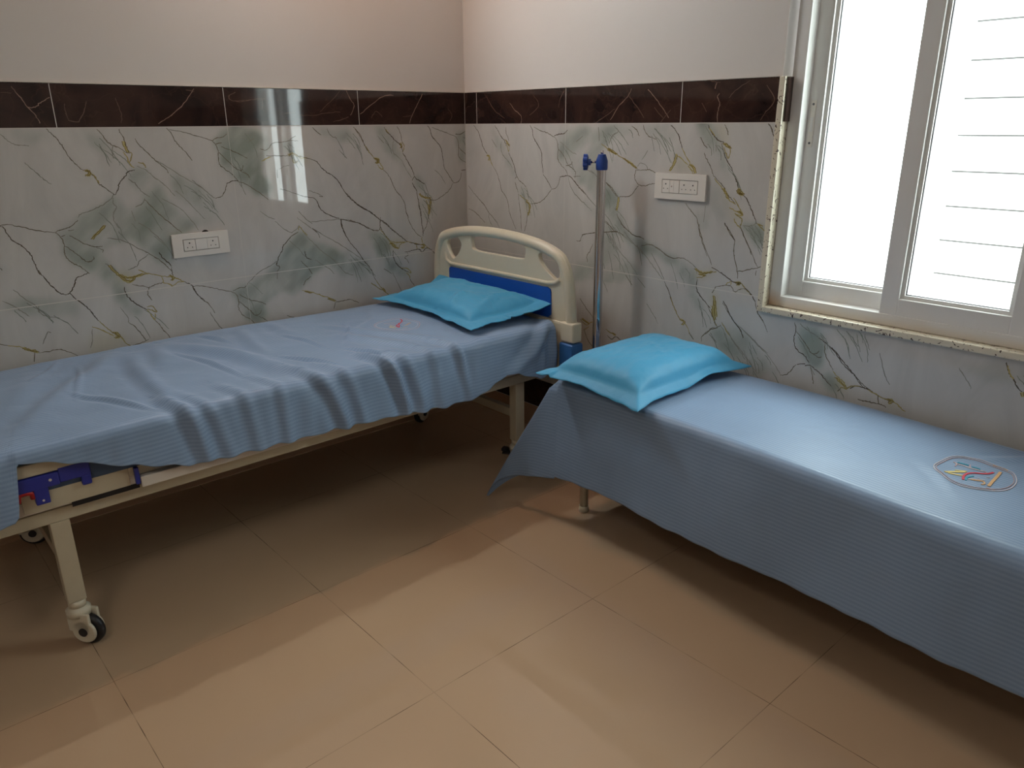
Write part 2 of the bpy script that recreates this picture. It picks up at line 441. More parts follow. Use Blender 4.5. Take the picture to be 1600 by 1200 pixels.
TH = {k: simple('thread_'+k, v, 0.6) for k, v in {'white': (0.62, 0.55, 0.56, 1), 'pink': (0.55, 0.36, 0.34, 1), 'red': (0.60, 0.035, 0.06, 1), 'teal': (0.02, 0.33, 0.45, 1), 'yellow': (0.72, 0.58, 0.20, 1), 'orange': (0.66, 0.38, 0.16, 1)}.items()}

VEINS_LEFT='''d -1834 1461 -1821 1446 -1808 1431 -1796 1407 -1787 1384 -1773 1357 -1760 1339 -1743 1321
d -1720 1307 -1708 1293 -1700 1272 -1689 1263 -1674 1248 -1657 1233
G -1739 1319 -1726 1318 -1724 1307 -1734 1301
g -1727 1316 -1712 1302 -1703 1284 -1698 1272
D -1658 1231 -1649 1233 -1637 1253 -1632 1266 -1618 1284 -1603 1297 -1599 1306 -1589 1312 -1571 1314
f -1658 1231 -1666 1218 -1700 1197 -1737 1182 -1772 1173 -1787 1159
d -1789 1150 -1813 1131 -1826 1126 -1852 1121 -1869 1114
d -1870 1112 -1908 1122 -1938 1130 -1974 1144 -2006 1153 -2029 1153
d -1870 1112 -1855 1095 -1849 1069 -1853 1047 -1849 1021 -1836 1003 -1813 986 -1792 962 -1784 956
d -1854 1097 -1841 1101
d -1848 1064 -1828 1046 -1807 1023 -1786 999 -1763 1004 -1761 1015
d -1827 1099 -1805 1083 -1787 1067 -1767 1058 -1749 1049 -1725 1049
f -1749 1049 -1727 1037 -1729 1028
f -1828 1117 -1809 1117
D -2029 1151 -2020 1144 -2013 1119 -2000 1096 -1982 1081 -1965 1059 -1956 1036 -1951 1008 -1946 980 -1938 970
d -1675 1459 -1663 1444 -1650 1419 -1631 1403 -1607 1392 -1592 1378 -1575 1375
d -1601 1458 -1597 1440 -1590 1427 -1586 1400 -1578 1380
G -1594 1418 -1589 1396 -1583 1378
g -1600 1380 -1590 1362 -1587 1342 -1578 1328 -1570 1323
g -1589 1380 -1572 1375 -1576 1355 -1584 1342
f -1632 1401 -1637 1379 -1635 1357
d -1551 1424 -1543 1406 -1524 1385 -1501 1357 -1481 1335 -1460 1316 -1451 1299
f -1493 1347 -1442 1313 -1385 1272 -1321 1229
f -1560 1327 -1531 1312 -1507 1287 -1478 1262 -1454 1233 -1438 1212
g -1553 1340 -1536 1335 -1529 1321
f -1598 1283 -1578 1268 -1560 1239 -1532 1214
d -1552 1206 -1533 1181 -1509 1150 -1485 1124 -1455 1092 -1434 1072
f -1491 1206 -1456 1185 -1421 1158 -1401 1129 -1380 1100 -1369 1074
f -1435 1231 -1409 1206 -1384 1175 -1363 1148 -1337 1116
f -1660 1218 -1663 1199 -1654 1187 -1669 1163 -1671 1140 -1658 1110
f -1551 1210 -1563 1192 -1588 1182
f -1604 1167 -1596 1129
f -1588 1123 -1559 1101 -1527 1064 -1503 1032
f -1703 1077 -1652 1062 -1603 1028 -1569 1007
d -1582 1014 -1552 993 -1527 968 -1507 945 -1494 928
D -1531 1006 -1520 982 -1504 963 -1492 946
f -1570 1000 -1606 980 -1618 962 -1652 951
d -1434 1461 -1420 1445 -1408 1414 -1392 1391 -1376 1372 -1355 1342
f -1425 1456 -1374 1446 -1333 1432 -1295 1422
f -1972 1448 -1957 1429 -1945 1417 -1920 1410 -1894 1408
f -1919 1354 -1897 1328 -1875 1301 -1852 1278
G -1755 1078 -1724 1107 -1704 1124
G -1715 976 -1701 955 -1683 931 -1667 914 -1645 909 -1634 922
G -1682 936 -1657 922 -1629 924 -1600 930
g -1668 909 -1655 903 -1634 919 -1609 929 -1581 927
g -1616 949 -1590 933 -1563 922 -1531 911 -1498 904
G -1507 910 -1491 900 -1500 891
d -1492 943 -1493 921 -1493 905
g -1493 905 -1471 890 -1452 879
D -1452 879 -1424 860 -1417 843 -1405 815 -1383 788
g -1536 909 -1531 895 -1533 885 -1507 877 -1501 868 -1477 880 -1452 879
d -1647 896 -1616 885 -1585 875 -1559 884 -1533 886
d -1587 875 -1596 849 -1584 822
D -1676 891 -1675 866 -1665 844 -1645 821 -1625 803 -1608 790
g -1606 800 -1587 802 -1574 776 -1594 787 -1607 792
g -1608 790 -1597 767 -1586 745 -1580 770
d -1586 745 -1570 719 -1555 692 -1539 663
f -1702 815 -1681 772 -1684 752
d -1684 752 -1660 727 -1642 693 -1631 670
d -1619 673 -1639 666 -1676 660 -1690 660
D -1788 959 -1811 951 -1829 946 -1836 933 -1851 906 -1861 896 -1875 889
D -1938 970 -1921 940 -1906 914 -1892 898 -1875 889
d -1944 991 -1938 970
D -1861 894 -1843 867 -1825 845 -1807 823 -1795 796 -1785 777
g -1785 777 -1767 751 -1744 722 -1720 702 -1702 671 -1690 660
G -1742 722 -1727 716 -1725 701 -1738 703
g -1810 757 -1786 745 -1758 722 -1742 709
f -1811 749 -1819 706 -1828 678
g -2086 739 -2053 728 -2032 714 -2010 700 -1999 695
G -2042 721 -2024 710 -1998 697
d -1999 693 -1966 693 -1933 694 -1902 678 -1875 657
d -2010 700 -2018 663
d -2108 748 -2086 739
f -2033 933 -2002 892 -1976 864 -1968 840 -1947 820 -1908 808
f -1968 863 -1968 837
f -2071 898 -2041 873 -2018 848 -2002 829
f -1981 723 -1958 762 -1946 760
f -2057 1010 -2051 1000
d -1425 857 -1395 853 -1354 842 -1309 825 -1267 811
d -1267 810 -1250 797 -1243 766 -1247 736 -1231 703 -1205 684 -1185 661
d -1262 812 -1233 822 -1211 821 -1192 838
d -1236 795 -1195 766 -1146 747 -1127 733
d -1243 766 -1220 743 -1195 716 -1181 697 -1157 699 -1150 712
d -1181 697 -1154 681 -1132 666
d -1425 855 -1409 821 -1387 796 -1364 769 -1348 733
f -1368 742 -1348 692 -1321 654
f -1192 838 -1142 875 -1094 893 -1056 913
D -1058 897 -1042 934 -1025 954 -1020 973 -994 997 -977 1012
d -1056 913 -1057 897 -1045 887 -1058 869
f -1058 869 -1062 836
d -977 1012 -942 1028
g -942 1034 -934 1049 -918 1026 -902 1008
f -919 1020 -880 977 -840 933 -799 900 -762 872
f -988 994 -950 957 -929 926 -912 913
D -921 940 -915 913 -894 900
d -944 900 -916 871 -894 836
f -874 1036 -851 1014 -841 990
d -874 1036 -854 1017
f -876 897 -816 855 -787 822
f -799 900 -757 854 -727 820 -688 803
f -933 1055 -972 1028 -1006 1045 -1043 1081
f -942 1088 -897 1052 -839 1013 -767 966 -705 924 -641 875
D -729 1062 -725 1028 -712 989 -689 952 -658 913 -625 861 -596 825 -569 763
D -744 1066 -693 1053 -634 1037 -602 1016 -562 998
f -877 1064 -796 1065 -732 1064
g -569 763 -540 721 -506 685 -485 672
G -533 720 -520 700
g -595 754 -561 727 -534 708
g -951 769 -927 763 -891 749 -854 731 -817 714 -788 697
G -939 765 -909 754
G -829 716 -792 698
d -789 691 -752 692 -711 691 -672 670
d -792 692 -802 663
d -1036 669 -1001 655
d -943 791 -928 812 -902 826
f -519 812 -478 781
d -555 997 -530 998 -523 1054
g -527 1001 -501 968 -467 928 -439 916
d -537 1055 -503 1028 -463 995 -435 974
d -1342 1434 -1304 1424 -1268 1412
d -1268 1412 -1249 1421 -1223 1425 -1206 1437
d -1268 1412 -1255 1397 -1249 1368 -1252 1329 -1239 1309 -1210 1288 -1196 1272 -1183 1254
d -1255 1399 -1231 1404
d -1246 1368 -1224 1343 -1197 1312 -1172 1296 -1158 1301 -1156 1316
d -1172 1296 -1142 1280 -1133 1264
d -1233 1389 -1199 1374 -1169 1361 -1134 1342
D -1231 1247 -1209 1255 -1183 1256
d -1231 1247 -1243 1217 -1259 1198 -1286 1193
f -1286 1193 -1322 1225 -1366 1266
d -1183 1254 -1147 1237 -1112 1212 -1081 1189 -1061 1172
f -1181 1251 -1166 1220 -1158 1197
f -1121 1401 -1098 1418
d -1075 1378 -1054 1370 -1037 1377 -1018 1397 -977 1401 -943 1405 -902 1404
d -942 1410 -912 1423
g -1073 1327 -1053 1337 -1029 1344
d -1051 1349 -1006 1347 -961 1345 -944 1343
G -952 1349 -931 1353 -914 1343 -891 1337
G -937 1348 -929 1317 -917 1322
g -897 1345 -898 1332 -868 1336
D -891 1337 -856 1330 -824 1316 -805 1291 -776 1268 -747 1250 -723 1224 -707 1193 -684 1163 -653 1133 -622 1108 -576 1084 -543 1058 -517 1038
f -1001 1294 -977 1303 -953 1307
f -1010 1294 -1011 1258
f -1007 1213 -965 1200 -908 1178 -885 1171
D -897 1173 -852 1165 -836 1138 -823 1112 -793 1090 -763 1076 -738 1069
f -876 1198 -841 1185 -811 1169
d -829 1173 -811 1167
D -732 1062 -728 1031 -712 995
f -1105 1128 -1074 1105 -1042 1089
f -933 1115 -900 1079 -872 1055
d -632 1458 -614 1437 -597 1412 -579 1379 -568 1354
g -579 1379 -559 1348 -537 1325
G -534 1319 -517 1313 -525 1299
d -831 1458 -809 1437 -792 1426
f -762 1454 -749 1425 -719 1411
f -711 1363 -676 1324
d -630 1456 -612 1439 -597 1419 -583 1384 -572 1363 -553 1342 -536 1322
G -534 1320 -515 1316 -516 1302 -529 1299
g -515 1309 -503 1295 -490 1271 -507 1277 -519 1292
d -490 1269 -470 1250 -454 1228 -442 1202 -431 1176 -405 1148 -389 1125 -379 1098 -376 1068 -362 1040
D -472 1455 -461 1437 -440 1420 -424 1404 -403 1387 -386 1373 -377 1344
g -464 1444 -448 1427
d -403 1458 -393 1444 -383 1419 -380 1398 -368 1372
G -390 1384 -382 1373 -387 1362
g -381 1387 -368 1372 -372 1355 -379 1344
D -377 1340 -359 1311 -342 1285 -325 1255 -320 1236
f -424 1402 -431 1370 -428 1342 -407 1323 -386 1308
f -509 1417 -493 1400 -477 1385
f -386 1308 -362 1264 -336 1226
D -320 1232 -305 1217 -282 1204 -259 1192
D -331 1203 -325 1188 -316 1173 -306 1157
d -333 1211 -320 1229
f -259 1192 -246 1161 -238 1134
G -295 1147 -276 1134 -258 1128 -239 1122
G -234 1130 -230 1103 -234 1076 -242 1054
g -258 1116 -245 1088 -240 1057
d -242 1054 -248 1031
D -308 1157 -303 1127 -298 1088 -292 1061 -291 1034
d -229 1118 -208 1111 -176 1120 -140 1137 -109 1157 -86 1186
D -230 1460 -217 1445 -205 1412 -182 1388 -159 1364 -148 1334 -145 1303 -137 1258
d -137 1258 -111 1226 -85 1190
d -85 1188 -63 1189 -42 1203 -33 1234
D -30 1244 -4 1248
f -203 1451 -156 1437 -108 1422 -64 1408
d -64 1408 -50 1391 -46 1357 -48 1319 -33 1298 -3 1283
d -64 1418 -34 1419 -3 1430
d -44 1357 -27 1341 -2 1325
d -695 1178 -673 1155 -642 1126 -614 1106 -578 1084 -537 1055
f -198 1257 -161 1225 -133 1185
D -634 1120 -602 1100 -565 1077 -537 1053 -522 1042
D -522 1042 -503 1033 -478 1009 -453 984 -422 962 -400 944 -378 927
d -522 1042 -526 1017 -519 998 -507 978 -491 957 -474 940
G -479 930 -461 924 -453 912 -435 902
g -474 940 -447 930 -420 927 -392 928
g -475 929 -458 908 -431 898 -421 916 -392 926 -378 927
g -378 927 -355 920 -327 912 -304 905
D -364 923 -327 910 -299 905
G -299 903 -280 901 -285 886 -297 891
g -327 910 -323 894 -324 886
D -395 878 -367 879 -343 882 -319 883 -305 878 -294 867 -281 873 -271 882 -251 880 -228 863 -211 843 -205 820 -191 794
g -279 905 -251 880
d -381 877 -378 860 -397 851 -384 838 -375 821
D -463 893 -463 867 -458 847 -445 826 -423 803 -401 789 -373 775
g -423 803 -382 794 -364 772 -383 778
g -392 776 -374 757 -375 746
d -375 742 -362 724 -349 704
d -381 1102 -374 1064 -363 1025 -346 993 -324 964 -294 941
D -302 1096 -292 1069 -289 1038 -288 1007 -283 979 -284 944
d -240 1053 -249 1023 -260 993 -278 967 -284 944
G -245 1092 -239 1069 -243 1046
g -287 941 -293 930 -286 909
d -706 1060 -673 1052 -641 1038 -612 1025 -584 1009 -563 996
d -563 998 -537 997
f -473 790 -451 740 -426 685
w -1911 1596 -1894 1566 -1877 1534 -1858 1506 -1849 1480
w -1877 1531 -1854 1532 -1831 1550 -1804 1565
x -1764 1545 -1764 1517 -1759 1490
x -1596 1566 -1590 1539 -1585 1501 -1591 1479
w -1312 1601 -1327 1581 -1356 1549 -1390 1520 -1422 1498 -1461 1475
x -1343 1595 -1311 1592
x -1759 1490 -1729 1485 -1702 1527 -1692 1554
x -1151 1592 -1176 1577 -1174 1563 -1136 1557 -1082 1566
x -1946 1578 -1915 1576
x -1151 1592 -1179 1577 -1174 1563 -1136 1560 -1082 1566 -1028 1569
x -1042 1567 -1046 1531
x -951 1513 -907 1516
x -887 1506 -820 1506 -759 1516 -689 1520
x -680 1611 -714 1578 -756 1545 -789 1519
w -657 1611 -636 1572 -621 1546 -642 1506
x -731 1480 -683 1490 -651 1500
w -593 1510 -541 1544 -471 1585 -411 1592
x -537 1493 -510 1523 -478 1500
w -251 1598 -275 1563 -310 1514 -331 1471
x -365 1500 -310 1507
x -96 1477 -80 1507 -103 1536'''
VEINS_WINDOW='''D 66 1459 102 1428 123 1388 137 1357 165 1326
G 165 1322 183 1313 179 1298
g 183 1313 196 1287 207 1274
d 207 1272 234 1244 248 1217 262 1191 268 1164 296 1139 316 1104 323 1069 343 1029 371 986
D 225 1458 246 1437 273 1407 293 1390 306 1368
d 304 1450 307 1424 320 1403 324 1390
G 300 1394 320 1377 327 1369
g 307 1381 316 1360 323 1343 330 1373
D 323 1339 340 1313 360 1279 373 1245 379 1232
f 269 1385 271 1342 299 1312 326 1295
f 202 1398 237 1359
d 366 1218 379 1230 399 1211 426 1199 442 1187
d 366 1205 376 1184 389 1158
f 442 1187 455 1158 462 1127
g 399 1148 426 1134 459 1125
G 445 1122 468 1106 465 1079 455 1056
d 391 1154 395 1110 405 1066 408 1017 412 981
d 452 1056 445 1020 432 983
d 472 1113 504 1115 543 1128 580 1152 611 1186
D 468 1458 484 1442 490 1413 509 1388 535 1360 548 1331 549 1302 557 1252
D 557 1250 586 1220 611 1188
d 611 1186 641 1194 656 1215 664 1238
D 664 1242 688 1245 711 1251
d 497 1450 540 1436 583 1426 628 1408
D 625 1414 655 1422 684 1424 707 1438
d 631 1408 644 1390 650 1358 648 1325 663 1298 693 1278 711 1253
d 653 1358 680 1338 698 1315 713 1291
d 699 1291 728 1296 739 1308
d 713 1293 740 1280 757 1265 755 1240
f 746 1248 786 1250
f 661 1390 697 1371 726 1351 761 1340
D 711 1251 741 1238 770 1213 799 1190 822 1175
f 714 1247 736 1195 777 1160 818 1135 858 1109
f 799 1198 840 1160 885 1127
f 813 1283 864 1263
d 924 1236 957 1219 979 1200 1001 1178
g 934 1365 961 1356 992 1346
G 940 1363 982 1347
d 13 1171 47 1143 92 1112 136 1083 172 1048 215 1019 251 984
d 12 1055 59 1044 96 1023 141 998
f 172 1043 171 1020 193 988
f 944 1386 953 1405 968 1420 988 1431
f 883 1450 891 1397
f 759 1391 798 1415
d 937 1075 970 1050 987 1036
d 805 1002 845 1012 901 1021 987 1034 1008 1034
g 904 1384 941 1365 978 1348 1027 1328 1063 1309 1093 1293
G 941 1367 984 1346
G 1027 1330 1069 1309 1096 1295
d 1093 1289 1133 1288 1161 1291 1195 1278
d 1093 1289 1086 1267 1093 1245 1108 1231
d 1108 1231 1137 1228 1164 1236 1192 1239
d 1108 1228 1092 1210 1070 1187 1035 1180 1005 1177
f 1098 1302 1114 1315 1143 1305 1149 1293
f 1119 1328 1145 1363
d 922 1237 954 1216 980 1192 1005 1176
G 1005 1174 1006 1160 1001 1142 999 1123
d 999 1109 1016 1083 1041 1058 1066 1044
d 1066 1044 1091 1030 1126 1025 1150 1018
f 1151 1005 1197 996 1232 982 1277 965
f 1042 1040 1080 1006 1123 979 1148 959
f 916 1079 962 1055 994 1030
d 919 1023 957 1029 1012 1032
f 957 1022 984 987 1010 957
f 967 1455 992 1433 963 1420 946 1389
f 992 1437 1016 1416
d 1060 1457 1084 1440 1102 1417
d 1119 1458 1129 1434 1153 1415 1186 1407
D 1251 1458 1273 1440 1290 1418 1300 1394 1309 1374
g 1309 1374 1326 1350 1349 1323
G 1349 1319 1365 1307 1377 1287
g 1340 1312 1356 1299 1367 1285
g 1283 1353 1312 1334 1339 1316
G 1258 1291 1277 1320 1285 1353
D 1416 1458 1427 1442 1443 1423 1464 1406 1488 1397
g 1422 1446 1448 1419
d 1487 1458 1497 1442 1504 1424
G 1488 1393 1508 1385 1518 1376
g 1489 1381 1501 1362 1512 1343 1518 1374 1497 1397
D 1479 1393 1491 1366 1502 1343 1524 1317 1540 1290 1557 1260 1564 1239
f 1455 1400 1458 1365
d 1386 1415 1402 1395 1419 1376
d 1408 1360 1422 1337 1439 1314 1456 1282
d 1456 1282 1472 1267 1503 1245 1514 1226 1535 1207 1555 1189
G 1499 1237 1514 1222 1526 1203
g 1462 1271 1488 1248 1514 1222 1531 1199 1560 1185
G 1560 1232 1584 1222 1565 1225
G 1588 1222 1569 1237 1562 1233
D 1584 1222 1604 1204 1620 1178 1637 1148 1650 1125
g 1548 1208 1564 1189 1580 1167 1591 1152
g 1533 1171 1562 1162 1591 1148 1564 1150
g 1559 1153 1588 1136 1588 1112
G 1572 1162 1591 1152
g 1556 1133 1572 1114 1587 1104
d 1587 1104 1603 1077 1625 1043 1642 1013
f 1595 1112 1627 1115 1650 1125
g 1653 1125 1672 1111 1696 1094
g 1657 1122 1693 1117
D 1517 1118 1536 1095 1568 1057
f 1568 1057 1567 1020 1574 1001
d 1341 1174 1363 1151 1397 1120 1410 1079 1429 1034 1454 986
D 1658 1461 1668 1450 1679 1428 1690 1407
f 1432 1172 1428 1110
d 773 973 793 975 807 999 845 1011 882 1019
d 926 1023 976 1033 1018 1032 1047 1018
f 1018 1032 1075 1005 1124 978 1146 955
d 1024 1068 1059 1048 1094 1028 1135 1024
d 1137 990 1182 1000 1222 989 1261 968 1300 959 1342 965 1373 957
f 1373 957 1404 936 1415 912
d 869 967 855 937 837 913 842 885
f 962 1020 1007 971 1037 942 1081 910 1124 867
f 1131 979 1187 928 1228 892 1256 864
f 1191 965 1241 899 1262 865
D 1263 860 1291 817 1303 788 1321 759
g 1299 803 1310 778 1328 750 1352 717
G 1352 720 1371 713 1363 698
g 1368 715 1389 693 1403 669
d 1396 673 1420 651
d 1062 858 1099 820
f 1125 856 1167 820
f 1178 756 1214 719 1243 681
G 1405 933 1423 923 1453 920 1480 931
G 1424 913 1442 911 1454 908
g 1414 897 1442 904 1458 921 1503 934
D 1479 945 1514 933 1555 914 1589 900
G 1583 904 1605 905 1595 894
g 1605 907 1628 889 1657 867
D 1628 889 1656 870 1675 844
d 1503 875 1535 885 1568 887 1587 868 1612 884 1634 883
g 1546 891 1567 904 1568 890
d 1675 844 1689 808 1707 787 1726 762
D 1417 892 1417 857 1437 830 1463 809 1488 788
d 1503 875 1491 849
G 1497 840 1503 811 1500 780 1512 747
g 1487 798 1511 782 1519 763
g 1495 774 1509 746 1518 773
d 1509 741 1523 721
d 1459 649 1460 670 1490 702 1523 718 1539 732
f 1544 742 1575 708 1601 678 1631 649 1656 619
D 1541 827 1567 792 1593 757 1623 733 1640 701
f 1622 742 1668 712 1714 682 1747 665
f 1491 687 1529 658
d 1408 1102 1423 1055 1444 1014 1478 955
d 1519 1112 1544 1082 1568 1056
d 1568 1056 1570 1009 1586 955 1595 918
d 1587 943 1626 955 1662 967 1691 976
d 1583 1118 1603 1078 1634 1031 1659 988 1671 973
d 1668 958 1665 939
g 803 622 844 600 867 616 897 622
d 800 717 841 677 889 638
G 819 625 859 609
d 829 579 854 536 894 496
g 959 604 989 593 1019 593
G 997 594 1019 587
D 968 577 998 565 1019 581 1049 570 1072 557
g 859 597 829 573
d 1540 819 1566 787 1591 759 1616 736 1636 711 1639 700
f 1610 747 1658 716 1704 685 1741 661 1779 626 1803 596
d 1803 594 1827 601 1841 617 1851 635 1862 647
D 1862 647 1892 658
D 1893 652 1911 658
D 1835 798 1845 768 1840 741 1848 711 1864 696 1888 686 1907 663
d 1847 765 1869 746 1892 721 1910 702 1928 704 1937 715
d 1918 700 1938 691 1948 697
D 1911 658 1932 646 1949 638 1970 621 1995 600
d 1912 656 1924 621 1933 592
f 1912 656 1931 626
f 1855 797 1884 780 1909 769 1928 762
D 1929 760 1953 749 1981 732 1998 717 2019 693 2043 676 2071 657 2099 634 2129 620
d 1955 745 1959 713 1977 683 1995 657
g 1995 653 2016 636 2036 626 2045 609
G 2009 634 2029 620 2049 607
g 2028 605 2050 603 2059 613 2076 621 2093 625
D 2060 609 2080 622 2111 624
d 2019 587 2028 601
d 2093 577 2114 577 2135 581
g 1492 786 1504 751 1521 726
G 1503 821 1511 785 1516 758
d 1466 806 1493 770 1516 733
d 1468 680 1486 694 1499 711 1526 718
f 1496 692 1522 663
f 1543 742 1578 704 1624 660 1658 631 1692 597 1712 578
g 1543 742 1563 717 1579 700
d 1680 826 1696 798 1715 778
f 1715 778 1736 743
D 1981 736 2005 716 2034 688 2066 662 2081 644
D 2081 644 2104 624 2129 618 2155 608 2183 602 2195 597
g 2121 620 2155 608 2183 602
G 2183 602 2202 603 2193 590
g 2202 603 2219 595 2236 583 2248 578
d 2155 608 2162 584
d 2103 577 2139 578 2167 581 2187 574
f 2379 756 2400 731 2422 701
f 2141 750 2167 682 2187 653
D 2497 802 2507 779 2520 760 2536 738 2551 724
g 2502 792 2512 773 2524 757
G 2550 723 2557 710
x 163 1594 222 1528 296 1490
w 333 1557 368 1525 411 1498 410 1467
x 493 1584 527 1545 493 1515 466 1502
x 686 1600 662 1571 650 1530
w 1050 1592 1031 1562 990 1531 948 1477
x 968 1520 914 1489 858 1465
x 1041 1565 1086 1522 1119 1483
w 1133 1589 1175 1550 1217 1509 1239 1482
x 1167 1521 1210 1483
x 1201 1468 1246 1512
w 1439 1599 1433 1579
w 1455 1564 1448 1551 1459 1529 1453 1502 1456 1466
x 1384 1535 1404 1502
x 1572 1601 1526 1576 1495 1549
x 1637 1585 1673 1538 1650 1506 1626 1472
x 1385 1615 1413 1607 1456 1599'''
PATCH_LEFT='''t 0.8 -1869 1114 -1813 1131 -1772 1173 -1700 1197 -1658 1227 -1652 1199 -1617 1168 -1577 1136 -1632 1075 -1727 1037 -1704 963 -1677 935 -1777 948 -1813 986 -1853 1024 -1849 1069
t 0.7 -1570 1318 -1531 1312 -1478 1262 -1472 1205 -1389 1111 -1341 1086 -1443 1076 -1497 946 -1573 1010 -1632 1075 -1596 1129 -1599 1167 -1557 1201 -1598 1283
t 0.6 -1497 1347 -1443 1308 -1321 1229 -1333 1146 -1438 1212 -1449 1299
t 0.45 -1723 1459 -1669 1459 -1632 1401 -1644 1353 -1685 1389 -1711 1433
t 0.3 -1962 1462 -1834 1461 -1824 1431 -1905 1408 -1947 1421
t 0.35 -1632 1075 -1498 1032 -1507 973 -1569 1005
y 0.6 -1738 1325 -1718 1316 -1726 1298 -1745 1308
t 0.9 -1769 1047 -1677 935 -1676 891 -1672 855 -1617 791 -1626 762 -1680 776 -1715 842 -1727 883 -1762 937 -1788 959 -1836 1003 -1851 1056
y 0.8 -1698 948 -1627 938 -1636 910 -1668 909
t 0.5 -2077 903 -2002 892 -1964 886 -1862 879 -1830 841 -1837 803 -1937 811 -2012 838 -2084 868
t 0.35 -2055 1017 -2035 1005 -2061 986
y 0.4 -1810 754 -1744 727 -1698 667 -1827 657 -1827 708
y 0.7 -1744 727 -1711 701 -1694 661 -1727 688
t 0.3 -1595 1023 -1483 970 -1498 937 -1554 983
t 0.9 -1267 811 -1192 838 -1070 893 -1042 934 -925 1021 -843 968 -635 863 -659 829 -742 804 -802 871 -894 836 -936 796 -978 756 -1048 778 -1136 735 -1109 662 -1179 660 -1232 700 -1242 768
t 0.6 -584 982 -521 988 -468 922 -464 867 -447 802 -519 812 -567 927
t 0.35 -756 865 -607 865 -594 772 -662 788 -728 814
y 0.35 -804 706 -671 685 -687 657 -809 658
t 1.0 -1266 1412 -1198 1459 -1092 1460 -1031 1427 -1014 1381 -1060 1367 -1087 1282 -1045 1208 -1061 1172 -1142 1234 -1196 1272 -1248 1319 -1249 1368
t 0.5 -831 1455 -645 1453 -610 1404 -707 1401 -798 1429
t 0.7 -978 1396 -926 1395 -936 1359 -970 1370
y 0.6 -948 1354 -896 1347 -833 1319 -930 1312
t 0.3 -1379 1174 -1286 1193 -1289 1092 -1364 1073
t 0.4 -1367 1261 -1286 1193 -1329 1176 -1377 1189
t 0.6 -519 1459 -472 1458 -424 1405 -383 1351 -377 1301 -336 1226 -362 1256 -429 1328 -478 1375 -509 1417
t 0.6 -318 1229 -259 1192 -238 1130 -294 1149 -320 1188
t 0.5 -295 1141 -258 1124 -245 1088 -244 1030 -291 1034
t 0.8 -64 1418 2 1430 -3 1283 -38 1300 -51 1365
y 0.8 -248 1134 -224 1129 -233 1049 -247 1050
y 0.5 -538 1324 -508 1316 -518 1295 -535 1303
t 0.75 -602 998 -528 995 -478 941 -459 897 -462 847 -383 774 -422 760 -484 799 -515 865 -572 932
y 0.8 -478 941 -392 932 -431 901 -462 909
y 0.5 -428 804 -363 788 -375 753 -401 781
t 0.4 -717 936 -621 862 -590 821 -724 860
y 0.7 -539 725 -513 713 -484 669 -502 676
t 0.3 -714 972 -690 952 -617 862 -687 889
b 0.6 -1924 1601 -1883 1602 -1844 1532 -1907 1496
b 0.5 -1772 1553 -1642 1544 -1693 1485 -1775 1480
b 0.6 -1195 1600 -1118 1596 -1162 1560
b 0.8 -602 1606 -22 1609 -27 1470 -596 1473
b 0.5 -784 1564 -626 1599 -636 1480 -755 1474'''
